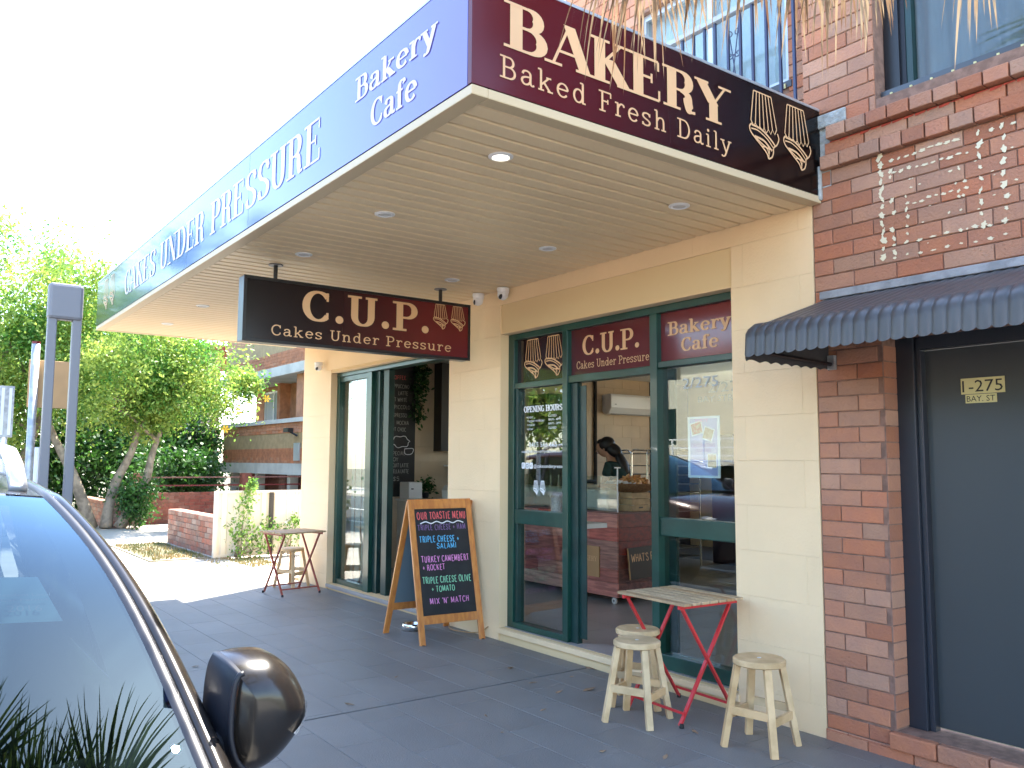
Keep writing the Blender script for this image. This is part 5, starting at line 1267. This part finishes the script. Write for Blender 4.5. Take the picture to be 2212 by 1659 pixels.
        mb_ = MB(); nb_ = 14
        for b_ in range(1, nb_ + 1): mb_.v += [tuple(shell(k, b_ / nb_)) for k in range(no)]
        for b_ in range(nb_ - 1):
            for k in range(no): mb_.f.append([b_ * no + k, b_ * no + (k + 1) % no, (b_ + 1) * no + (k + 1) % no, (b_ + 1) * no + k])
        mb_.f.append(list(range(no)))
        ms_ = mb_.build('mirror_housing', paint, t, local=True, smooth=True)
        MB().poly([shell(k, 1) + Vector((-.002, 0, 0)) for k in range(no)]).build('mirror_glass', M['chrome'], ms_, local=True)
        k0 = int(no * 11.2 / 16); kn = int(no * 16.6 / 16) - k0
        MB().grid(lambda a, b: shell(k0 + int(round(a * kn)), .50 + .5 * b, .022), kn, 8).build('mirror_cheek', M['carblack'], ms_, local=True, smooth=True)
        MB().tube([shell(k0 + i, .48, .03) for i in range(kn + 1)], .006, 6).build('mirror_rim', M['carblack'], ms_, local=True, smooth=True)
        ka, kb_ = int(no * 6.0 / 16), int(no * 7.9 / 16)
        MB().grid(lambda a, b: shell(ka + int(round(a * (kb_ - ka))), .80 - .42 * b * (.4 + .6 * a), .012), kb_ - ka, 6).build('mirror_indicator', M['indicator'], ms_, local=True, smooth=True)
        MB().bar((-.13, sy * .83, .93), (-.15, sy * .955, .935), .075, .06).build('mirror_arm', M['carblack'], ms_, local=True, bevel=.02)
    return t
car = make_car(M['carpaint'], 'dark brown station wagon with silver roof rails parked at the kerb, closest to the camera')
car.location = (-1.61, -4.565, .0)
car['group'] = 'parked cars'
stk = thing('registration_sticker', 'x', 'sticker') if False else None
# faded permit sticker behind the glass
sp_ = MB().poly([(-2.19, -4.06, 1.243), (-2.19, -3.93, 1.235), (-2.02, -3.90, 1.160), (-2.02, -4.03, 1.168)]).build('permit_sticker', mat('pale_blue_sticker', (.50, .80, .85), .5), car)
PSt = Plane2((-2.02, -4.03, 1.172), (0, .13, -.008), (-.17, 0, .075))
bold(PSt, '2016', .03, .03, .025, width=.065, lift=.003).build('sticker_lettering', M['vinyl'], car)
mb = bold(PSt, 'Resident Local', .015, .09, .012, width=.10, lift=.003); bold(PSt, 'Car Permit', .02, .07, .012, width=.09, mb=mb, lift=.003); mb.build('sticker_lettering', M['vinyl'], car)

def recolour(o, frm, to):
    for ch in o.children:
        if ch.type == 'MESH' and ch.data.materials and ch.data.materials[0] == frm:
            ch.data = ch.data.copy(); ch.data.materials[0] = to
        recolour(ch, frm, to)
c2 = copy_tree(car); c2.location = (-8.3, -4.9, .01); c2.scale = (1, 1, 1.14); c2['label'] = 'maroon car parked behind the brown wagon, only its roof showing'; recolour(c2, M['carpaint'], M['redpaint'])
c3 = copy_tree(car); c3.location = (-16.5, -12.1, .01); c3.rotation_euler = (0, 0, math.pi); c3['label'] = 'silver car parked across the road, seen reflected in the shop windows'; recolour(c3, M['carpaint'], M['silverpaint'])
for c_ in (c2, c3):
    for ch in list(c_.children):
        if ch.name.startswith(('permit', 'sticker')): bpy.data.objects.remove(ch)

# ------------------------------------------------------------------ street furniture
pm = thing('double_post_stand', 'tall grey twin-post street stand with a curved box head', 'street furniture', (-5.9, -3.30, 0))
for y in (-3.452, -3.312):
    B(-5.96, -5.90, y - .026, y + .026, -.004, 2.40).build('post', M['grey'], pm, bevel=.006)
B(-5.975, -5.885, -3.482, -3.283, 2.38, 2.61).build('head_box', M['grey'], pm, bevel=.02)
sp = thing('street_sign', 'galvanised pole with the pale back of a square traffic sign', 'sign', (-7.95, -3.3, 0))
MB().tube([(-7.95, -3.30, -.004), (-7.95, -3.30, 2.46)], .032, 10).build('pole', M['galv'], sp, smooth=True)
B(-7.995, -7.985, -3.34, -2.98, 1.93, 2.33).build('sign_plate', M['kraft'], sp, bevel=.004)
MB().lathe([(.033, 0), (.033, .02)], 10, (-7.95, -3.3, 2.46)).build('pole_cap', M['redwood'], sp)
sp3 = thing('street_sign', 'slim white pole with a narrow ribbed panel at its top, at the left edge', 'sign', (-8.95, -3.4, 0))
MB().tube([(-8.95, -3.40, -.004), (-8.95, -3.40, 2.0)], .028, 8).build('pole', M['white'], sp3, smooth=True)
B(-8.98, -8.92, -3.46, -3.34, 1.70, 2.17).build('sign_plate', M['galv'], sp3)
for y in (-3.43, -3.37): B(-8.919, -8.915, y - .012, y + .012, 1.72, 2.15).build('rib', M['white'], sp3)
sp4 = tag(MB().tube([(-9.6, -3.05, -.004), (-9.6, -3.05, 1.62)], .03, 8).build('bollard_pole', M['white'], smooth=True), 'short white pole just right of the grey twin posts', 'pole')

# bins on our side that the windows reflect
def wheelie(x, y, lid, body, lab, txt=None):
    t = thing('wheelie_bin', lab, 'bin', (x, y, -.004))
    mb = MB(); mb.v = [(-.2, -.22, .06), (.2, -.22, .06), (.2, .22, .06), (-.2, .22, .06), (-.27, -.29, .92), (.27, -.29, .92), (.27, .29, .92), (-.27, .29, .92)]
    mb.f = [[3, 2, 1, 0], [0, 1, 5, 4], [1, 2, 6, 5], [2, 3, 7, 6], [3, 0, 4, 7], [4, 5, 6, 7]]
    mb.build('tub', body, t, local=True, bevel=.02); B(-.3, .3, -.32, .32, .925, .98).build('lid', lid, t, local=True, bevel=.02)
    for sx in (-1, 1): MB().lathe([(.09, -.02), (.09, .02)], 16, (sx * .24, -.25, .09), axis='X').build('wheel', M['rubber'], t, local=True)
wheelie(-16.4, -13.6, M['bluebin'], M['bluebin'], 'blue paper recycling bin across the road, reflected in the right window')
wheelie(-25.0, -13.7, M['redlid'], M['binbody'], 'dark bin with red lid across the road, reflected in the sliding door')

# ------------------------------------------------------------------ left background: fence, walls, apartments
fn = thing('fence', 'cream ribbed steel fence with dark post beside the bakery', 'fence', (-13.3, .6, 0))
FXX = -13.3
for i in range(6):
    y = -.10 + i * .42
    mb = MB()
    prof = [(0, 0), (.05, 0), (.07, .018), (.14, .018), (.16, 0), (.26, 0), (.28, .018), (.35, .018), (.37, 0), (.415, 0)]
    for z in (.04, .985): mb.v += [(FXX + h_, y + a_, z) for a_, h_ in prof]
    k = len(prof)
    for j in range(k - 1): mb.f.append([j, j + 1, k + j + 1, k + j])
    mb.build('panel', M['fence'], fn, solid=.004)
B(FXX - .02, FXX + .03, -.12, 2.45, .985, 1.02).build('top_rail', M['fence'], fn); B(FXX - .02, FXX + .03, -.12, 2.45, 0, .04).build('bottom_rail', M['fence'], fn)
B(FXX - .03, FXX + .04, -.15, -.10, 0, 1.02).build('post', M['fence'], fn); B(FXX - .01, FXX + .045, .72, .78, 0, .99).build('post', M['darkbark'], fn)

def brick_wall(name, label, x0, x1, y0, y1, z1, m, L=.245, H=.086, facing='both', limit=280, cap=True, z0=-.03):
    t = thing(name, label, 'wall', ((x0 + x1) / 2, (y0 + y1) / 2, z0))
    B(x0 + .008, x1 - .008, y0 + .008, y1 - .008, z0, z1 - .01).build('core', M['mortar'], t)
    n = max(1, round((z1 - z0) / H)); H = (z1 - z0) / n
    if x1 - x0 > y1 - y0 or facing == 'both':
        lay(t, (0, y0 + .009, 0), (1, 0, 0), [(x0, x1, z0, z1)], L, H, .01, .012, m, z0=z0, limit=limit, minw=.02)
    lay(t, (x1 - .009, 0, 0), (0, 1, 0), [(y0, y1, z0, z1)], L, H, .01, .012, m, z0=z0, limit=limit, minw=.02)
    if cap:
        if x1 - x0 > y1 - y0: lay(t, (0, 0, z1 - .011), (1, 0, 0), [(x0, x1, y0 + .004, y1 - .004)], .086, (y1 - y0) - .008, .01, .012, m, z0=y0 + .004, upv=(0, 1, 0), limit=60, shift=0)
    return t
brick_wall('garden_wall', 'low weathered orange brick wall standing in front of the cream fence', -16.35, -13.42, -.05, .18, .60, M['low_brick'], limit=150)
brick_wall('garden_wall', 'low brick wall with a pier end beyond the driveway, under the trees', -24.0, -20.3, -.30, -.05, .56, M['low_brick'], limit=110)
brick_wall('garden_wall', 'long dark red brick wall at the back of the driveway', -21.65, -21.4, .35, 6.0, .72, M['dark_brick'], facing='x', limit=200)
# fence rails over that wall
hr = thing('wall_railing', 'thin dark red railing over the long dark wall', 'railing', (-21.5, 3, .72))
for z in (.86, 1.06): B(-21.53, -21.50, .35, 6.0, z, z + .035).build('rail', M['redwood'], hr)
for y in (.45, 3.0, 5.7): B(-21.6, -21.4, y, y + .25, .70, 1.18).build('pier', M['dark_brick'], hr)

ap = thing('apartment_building', 'orange brick flats with tan bands and pale concrete balcony slabs', 'building', (-25, 5, 0))
AY = 5.0; AX0, AX1 = -29.4, -16.0
def band(nm, z0, z1, m, y=AY, x0=AX0, x1=AX1, th=.2, course=True):
    o = B(x0, x1, y, y + th, z0, z1).build(nm, m, ap)
    return o
def band_bricks(z0, z1, m, x0=AX0, x1=-20.2, y=AY, limit=60):
    n = max(1, round((z1 - z0) / .086)); H = (z1 - z0) / n
    lay(ap, (0, y + .001, 0), (1, 0, 0), [(x0, x1, z0, z1)], .25, H, .012, .014, m, z0=z0, limit=limit)
ZB_ = 1.13
B(AX0 - .1, AX1, AY - .12, AY + 1.4, 1.10, 1.42).build('floor_slab', M['slab'], ap)
band('balcony_wall', 1.42, 1.86, M['orange_brick']); band_bricks(1.42, 1.86, M['orange_brick'])
band('balcony_wall', 1.86, 2.04 + .26, M['tan_brick'], y=AY + .002); band('balcony_wall', 2.04 + .26, 2.60, M['orange_brick']); band_bricks(2.30, 2.60, M['orange_brick'], limit=40)
B(AX0 - .1, AX1, AY - .08, AY + .24, 2.60, 2.72).build('coping', M['slab'], ap)
# recessed storey with windows
wall_with_holes('back_wall', M['orange_brick'], ap, AX0, AX1, 2.3, 4.3, AY + 1.1, AY + 1.3, [(-28.6, -26.9, 2.75, 3.85), (-25.5, -24.0, 2.75, 3.85), (-21, -19.5, 2.75, 3.85)])
for a, b in ((-28.6, -26.9), (-25.5, -24.0), (-21, -19.5)):
    f = MB(); rect_frame(f, a, b, 2.75, 3.85, .06, AY + 1.12, AY + 1.18); f.box((a + b) / 2 - .03, (a + b) / 2 + .03, AY + 1.12, AY + 1.18, 2.81, 3.79)
    w_ = f.build('window', M['white'], ap); B(a + .06, b - .06, AY + 1.15, AY + 1.16, 2.81, 3.79).build('pane', M['bluelight'], w_)
B(-23.2, -22.7, AY + .1, AY + 1.1, 2.3, 4.2).build('fin_wall', M['orange_brick'], ap)
B(-26.45, -26.2, AY + .75, AY + 1.1, 2.3, 4.2).build('fin_wall', M['orange_brick'], ap)
B(AX0 - .2, AX1, AY - .15, AY + 1.4, 4.0, 4.28).build('floor_slab', M['slab'], ap)
band('balcony_wall', 4.28, 4.75, M['orange_brick']); band_bricks(4.28, 4.75, M['orange_brick'])
band('balcony_wall', 4.75, 5.25, M['tan_brick'], y=AY + .002); band('balcony_wall', 5.25, 5.7, M['orange_brick'])
B(AX0 - .1, AX1, AY - .08, AY + .24, 5.7, 5.85).build('coping', M['slab'], ap)
B(AX0, AX1, AY + 1.1, AY + 8, 5.7, 8.4).build('upper_wall', M['orange_brick'], ap)
B(AX0, AX1, AY + 1.4, AY + 8, -.03, 5.69).build('inner_block', M['dark_brick'], ap)
band('garage_wall', -.03, 1.10, M['dark_brick'], y=AY + .9)
for x in (-28.7, -26.3, -23.6, -21.0): B(x, x + .22, AY + .05, AY + .3, -.03, 1.10).build('column', M['slab'], ap)
for x in (-27.9, -24.9, -22.3): B(x, x + .5, AY + .3, AY + .55, -.03, 1.10).build('pier', M['dark_brick'], ap)
for x in (-22.95,):
    B(x, x + .42, AY - .045, AY - .01, 1.5, 2.0).build('notice_board', M['alu'], ap)
    MB().tube([(x + .2, AY - .02, 2.2), (x + .1, AY - .2, 2.32)], .03, 6).box(x - .1, x + .25, AY - .32, AY - .16, 2.3, 2.42).build('flood_lamp', M['black'], ap)

# tan house far behind the trees
fh = thing('far_house', 'tan rendered house glimpsed behind the trees', 'building', (-34, 6, 0))
wall_with_holes('wall', mat('tan_render', (.50, .33, .20), .8, var=.1), fh, -38, -31, 0, 5.5, 5, 5.3, [(-34.6, -33.8, 2.4, 4), (-33, -32.2, 2.4, 4)])
for a in (-34.6, -33): B(a, a + .8, 5.1, 5.15, 2.4, 4).build('window', M['bluelight'], fh)
B(-38.2, -30.8, 4.8, 9, 5.5, 5.7).build('roof', M['dark_brick'], fh)

# ------------------------------------------------------------------ trees
def tree(name, label, base, trunks, clumps, n, size, spread, lm, bark, seed, group=None, r0=.13, long=1.8):
    t = thing(name, label, 'tree', base, 0, group); mb = MB(); b = Vector(base); r = random.Random(seed)
    for tr in trunks:
        pts = [b + Vector(p) for p in tr]; k = len(pts); mb.tube(crv3(pts), [r0 * (1 - .75 * i / (len(crv3(pts)) - 1)) for i in range(len(crv3(pts)))], 8)
        for _ in range(5):
            s = pts[-1].lerp(pts[-2], r.uniform(0, .8)); c = Vector(clumps[r.randrange(len(clumps))][:3]) + b
            if (c - s).length < 4.5: mb.tube([s, s.lerp(c, .5) + Vector((r.uniform(-.2, .2), r.uniform(-.2, .2), .1)), c], [r0 * .35, r0 * .22, r0 * .1], 6)
    mb.build('trunk', bark, t, smooth=True)
    cen = [b + Vector(c[:3]) for c in clumps]; sp = [c[3] if len(c) > 3 else spread for c in clumps]
    leaves('crown', [tuple(c) for c in cen], n, sp, size, lm, seed, t, long=long)
    return t
def cloud(n, c, rad, seed, shell=.45, s0=.35, flat=1.0):
    r = random.Random(seed); o = []
    while len(o) < n:
        v = Vector((r.gauss(0, 1), r.gauss(0, 1), r.gauss(0, 1))).normalized() * (shell + (1 - shell) * r.random())
        o.append((c[0] + v.x * rad[0], c[1] + v.y * rad[1], c[2] + v.z * rad[2], s0 * r.uniform(.5, 1.25)))
    return o
# main tree, spreading over the driveway
cl = cloud(70, (0, -.3, 3.9), (2.5, 2.3, 1.7), 5, s0=.34) + cloud(22, (.4, 1.0, 2.8), (1.4, 1.1, .7), 6, s0=.26) + cloud(5, (.6, 2.35, 3.3), (.5, .45, .35), 8, s0=.16)
tree('street_tree', 'bright green tree with bare forked trunks leaning over the driveway', (-20.3, -.1, 0),
     [[(0, -.25, 0), (-.1, -.1, .9), (.1, .25, 1.9), (.2, .3, 3.2)], [(.1, .0, 0), (.2, .45, .9), (.2, .62, 1.7), (.3, .9, 2.6)], [(-.2, -.5, 0), (-.1, -.95, 1.2), (-.3, -1.4, 2.2), (-.2, -1.6, 3.4)]],
     cl, 60000, .055, .4, M['leaf'], M['bark'], 21, 'trees on the left', .14)
cl = cloud(80, (0, -.2, 4.6), (2.4, 2.6, 2.3), 15, s0=.38) + cloud(24, (.3, -.6, 2.6), (1.8, 1.7, .8), 16, s0=.3)
tree('street_tree', 'tall light green tree at the left edge behind the poles', (-21.6, -2.6, 0), [[(0, 0, 0), (.1, -.2, 1.3), (0, .1, 2.6), (.1, .2, 4.2)], [(.1, .1, .2), (.2, .7, 1.5), (.3, 1.2, 3.0)]],
     cl, 48000, .06, .4, M['leaf'], M['bark'], 22, 'trees on the left', .15)
cl = cloud(60, (0, 0, 4.2), (2.2, 1.9, 2.0), 25, s0=.4) + cloud(30, (0, .1, 1.9), (1.8, 1.3, 1.3), 26, s0=.35)
tree('street_tree', 'darker tree behind the bright ones, beside the brick flats', (-27.9, 1.3, 0), [[(0, 0, 0), (.1, .1, 1.6), (0, .1, 3.2)]], cl, 14000, .13, .4, M['leaf2'], M['darkbark'], 23, 'trees on the left', .26)
cl = cloud(60, (0, 0, 4.6), (3.4, 3.6, 2.2), 35, s0=.5)
tree('street_tree', 'green tree furthest off down the street on the left', (-33, -4.4, 0), [[(0, 0, 0), (.1, .1, 2), (0, .1, 4)]], cl + cloud(30, (0, 0, 1.8), (3, 3, 1.4), 36, s0=.5), 16000, .15, .5, M['leaf'], M['bark'], 24, 'trees on the left', .22)

def shrub(label, base, clumps, n, size, m, seed, name='shrub', stems=6):
    t = thing(name, label, 'shrub', base); b = Vector(base); r = random.Random(seed); mb = MB()
    for _ in range(stems):
        c = clumps[r.randrange(len(clumps))]; mb.tube([b + Vector((r.uniform(-.08, .08), r.uniform(-.08, .08), 0)), b + Vector((c[0] * .5, c[1] * .5, c[2] * .6)), b + Vector(c[:3])], [.014, .01, .004], 5)
    mb.build('stem', M['bark'], t); leaves('foliage', [tuple(b + Vector(c[:3])) for c in clumps], n, [c[3] for c in clumps], size, m, seed, t, long=1.5)
shrub('bushy green shrub at the foot of the forked tree', (-20.1, .15, 0), cloud(20, (0, .1, .55), (.5, .45, .5), 41, s0=.16), 2600, .06, M['leaf2'], 41)
shrub('leafy tall weed climbing in front of the cream fence', (-13.15, .22, 0), [(0, .0, .15, .1), (0, .05, .35, .1), (.0, -.02, .5, .09), (0, .05, .7, .08), (0, .1, .88, .07), (0, .14, 1.05, .05), (0, .17, 1.15, .03), (.02, .3, .3, .12), (.02, .42, .45, .09), (0, .35, .15, .12)], 1100, .04, M['leaf3'], 42)
shrub('small straggly weed growing low against the fence panels', (-13.15, 1.0, 0), [(0, 0, .2, .12), (0, .15, .35, .1), (0, -.1, .4, .07), (0, .1, .55, .05)], 420, .035, M['leaf3'], 43)
shrub('dark hedge behind the street poles on the left', (-17.5, -2.9, -.02), cloud(26, (0, 0, .75), (.6, .8, .6), 44, s0=.2), 4200, .06, M['leaf2'], 44, name='hedge')
shrub('thick dark hedge along the street behind the forked trunks', (-25.5, -1.8, -.02), cloud(90, (0, 0, 1.5), (.8, 3.4, 1.6), 46, s0=.4), 20000, .10, M['leaf2'], 46, name='hedge')
shrub('tall dark bush at the far corner of the orange brick flats', (-30.2, 3.9, -.02), cloud(40, (0, 0, 2.0), (.7, 1.3, 2.1), 47, s0=.4), 9000, .11, M['leaf2'], 47, name='hedge')
shrub('dark bushes over the long dark wall beside the flats', (-22.4, 1.6, 0), cloud(24, (0, 0, 1.1), (.5, 1.1, .6), 45, s0=.25), 4200, .08, M['leaf2'], 45, name='hedge')
r = random.Random(9); 
for i, (dx_, dy_, dz_) in enumerate([(1.0, 2.9, 2.95), (.9, 2.7, 3.2), (1.2, 1.9, 2.2), (1.1, 2.2, 2.6)]):
    q = Vector((-20.3 + dx_, -.1 + dy_, dz_)); mb = MB()
    for k in range(6):
        a = k * 1.05; mb.poly([q, q + Vector((.02, .07 * math.cos(a - .35), .07 * math.sin(a - .35))), q + Vector((.03, .10 * math.cos(a), .10 * math.sin(a))), q + Vector((.02, .07 * math.cos(a + .35), .07 * math.sin(a + .35)))])
    mb.build('flower', M['flower'], bpy.data.objects['street_tree'])

# ------------------------------------------------------------------ palm over the footpath
pt = thing('palm_tree', 'fan palm beside the road, its dry fronds hanging into the top of the view', 'palm tree', (1.75, -3.35, 0))
MB().tube([(1.75, -3.35, -.02), (1.62, -3.33, 1.2), (1.28, -3.25, 2.6), (.85, -3.15, 3.7), (.6, -3.1, 4.3)], [.22, .17, .155, .15, .19], 14).build('trunk', M['bark'], pt, smooth=True)
CR = Vector((.58, -3.1, 4.45))
def frond(center, dirv, length, droop, m, nl, ll, seed, parent=pt, wid=.022, hang=0.5, fan=1.25):
    """petiole arching out from the crown and ending in a fan of ribbon leaflets"""
    r = random.Random(seed); mb = MB(); d = Vector(dirv).normalized(); side = d.cross(Vector((0, 0, 1))).normalized(); pts = []
    for i in range(9):
        f = i / 8; pts.append(center + d * length * f + Vector((0, 0, -droop * f * f)))
    mb.tube(pts, [.018 * (1 - .5 * i / 8) for i in range(9)], 5)
    tip = pts[-1]; dt = (pts[-1] - pts[-2]).normalized()
    for k in range(nl):
        a = (k / (nl - 1) - .5) * 2 * fan; ld = (dt * math.cos(a) + side * math.sin(a)).normalized(); L_ = ll * (1 - .25 * abs(a) / fan) * r.uniform(.75, 1.1)
        w = wid * r.uniform(.6, 1.1); sidev = ld.cross(Vector((0, 0, 1)));
        if sidev.length < .1: sidev = side.copy()
        sidev.normalize(); sidev = (sidev + Vector((0, 0, r.uniform(-.8, .8)))).normalized()
        p = tip.copy(); n0 = len(mb.v); seg = 8; curl = r.uniform(-.6, .6) * (1 if hang > 1 else .4)
        for j in range(seg + 1):
            g = j / seg; ww = w * (1 - g) ** .7 * (.45 + min(g * 3, .55)); mb.v.append(tuple(p - sidev * ww)); mb.v.append(tuple(p + sidev * ww))
            cd_ = (ld + Vector((0, 0, -hang * g * 2.2)) + side * curl * g).normalized(); p = p + cd_ * L_ / seg
        for j in range(seg): mb.f.append([n0 + 2 * j, n0 + 2 * j + 1, n0 + 2 * j + 3, n0 + 2 * j + 2])
    return mb.build('frond', m, parent)
def frond_to(tip, ll, m, nl, seed, hang=1.5, wid=.016, fan=1.0):
    tip = Vector(tip); d = tip - CR; h = Vector((d.x, d.y, 0)); frond(CR, h, h.length, -d.z, m, nl, ll, seed, hang=hang, wid=wid, fan=fan)
# dry fronds whose leaflets hang into the picture
for i, (tp_, ll, nl) in enumerate([((-2.14, -2.15, 3.42), .60, 14), ((-2.0, -2.15, 3.42), .58, 20), ((-1.84, -2.22, 3.36), .54, 22), ((-1.66, -2.2, 3.24), .42, 24), ((-1.50, -2.2, 3.18), .44, 30), ((-1.34, -2.2, 3.06), .38, 30), ((-1.22, -2.2, 3.02), .44, 30), ((-1.12, -2.22, 2.95), .36, 26)]):
    frond_to(tp_, ll, M['deadpalm'], nl, 60 + i, hang=2.2, wid=.0095, fan=1.35)
frond_to((-.86, -2.2, 2.86), .42, M['deadpalm'], 16, 71, hang=3.0, wid=.009, fan=.6); frond_to((-.80, -2.2, 2.84), .26, M['palm'], 10, 72, hang=2.5, wid=.012, fan=.7)
for i in range(16):
    a = i * 2.4; up_ = .35 + .9 * ((i * 7) % 5) / 5
    frond(CR, (math.cos(a), math.sin(a), up_), 1.25 + .2 * (i % 3), .35 + .25 * (i % 2), M['palm'], 32, .85, 80 + i, hang=.35, wid=.022)
for i, (dx_, dy_) in enumerate([(-1, .02), (-1, .10), (-1, .18), (-1, .26), (-1, -.05), (-1, .14), (-1, -.14), (-1, .06), (-.8, -.6)]): frond(CR + Vector((0, 0, .07 * i)), (dx_, dy_, .12 + .08 * (i % 3)), 2.35 + .20 * (i % 5), .35, M['palm'], 40, 1.1, 110 + i, hang=.18, wid=.024, fan=.95)

# ------------------------------------------------------------------ across the road (seen in the glass)
ob = thing('apartment_building', 'cream flats across the road with white balcony railings, seen in reflections', 'building', (-14, -20, 0))
wall_with_holes('wall', mat('pale_render', (.62, .58, .46), .8, var=.06), ob, -27, -9, -.02, 5.6, -20.2, -20, [(-24, -22.5, 2.2, 3.6), (-19, -17.2, 1.7, 3.6), (-14, -12.5, 2.2, 3.6)])
for a, b, c, d in ((-24, -22.5, 2.2, 3.6), (-19, -17.2, 1.7, 3.6), (-14, -12.5, 2.2, 3.6)): B(a, b, -20.15, -20.12, c, d).build('window', M['glass_side'], ob)
B(-27.2, -8.8, -29, -19.6, 5.6, 5.8).build('roof', M['dark_brick'], ob)
B(-27, -9, -19.98, -18.3, 1.45, 1.6).build('balcony_slab', M['slab'], ob); B(-27, -9, -18.6, -18.4, -.02, 1.45).build('lower_wall', M['orange_brick'], ob)
for z in (1.72, 2.0, 2.3): B(-27, -9, -18.36, -18.32, z, z + .05).build('railing', M['white'], ob)
for i in range(13): B(-27 + i * 1.45, -26.95 + i * 1.45, -18.37, -18.31, 1.6, 2.35).build('railing_post', M['white'], ob)
ob2 = thing('brick_house', 'red brick house across the road, seen in reflections', 'building', (4, -21, 0))
wall_with_holes('wall', M['orange_brick'], ob2, -6, 14, -.02, 4.2, -21.2, -21, [(-3, -1, 1, 2.6), (4, 6, 1, 2.6)])
for a in (-3, 4): B(a, a + 2, -21.15, -21.1, 1, 2.6).build('window', M['glass_side'], ob2)
B(-6.5, 14.5, -29, -20.6, 4.2, 4.4).build('roof', M['dark_brick'], ob2)
for i, (x, y, h) in enumerate([(-34, -17.0, 6.0), (-26.5, -16.4, 7.0), (-9.5, -15.2, 4.6), (-3, -16, 5.4), (-48, -14.0, 15), (-7, -16.8, 4.4)]):
    tree('street_tree', ['broad street tree across the road beyond the cream flats', 'green tree across the road left of the cream flats', 'small tree across the road in front of the cream flats', 'tree across the road before the red brick house', 'furthest tree across the road down the street', 'low tree across the road between flats and brick house'][i],
         (x, y, 0), [[(0, 0, 0), (.1, .1, h * .35), (0, 0, h * .7)]], cloud(46, (0, 0, h * .72), (h * .42, h * .42, h * .33), 90 + i, s0=.5), 9000, .17, .5, M['leaf'] if i % 2 else M['leaf2'], M['bark'], 50 + i, 'trees across the road', .16)

bpy.context.view_layer.update()
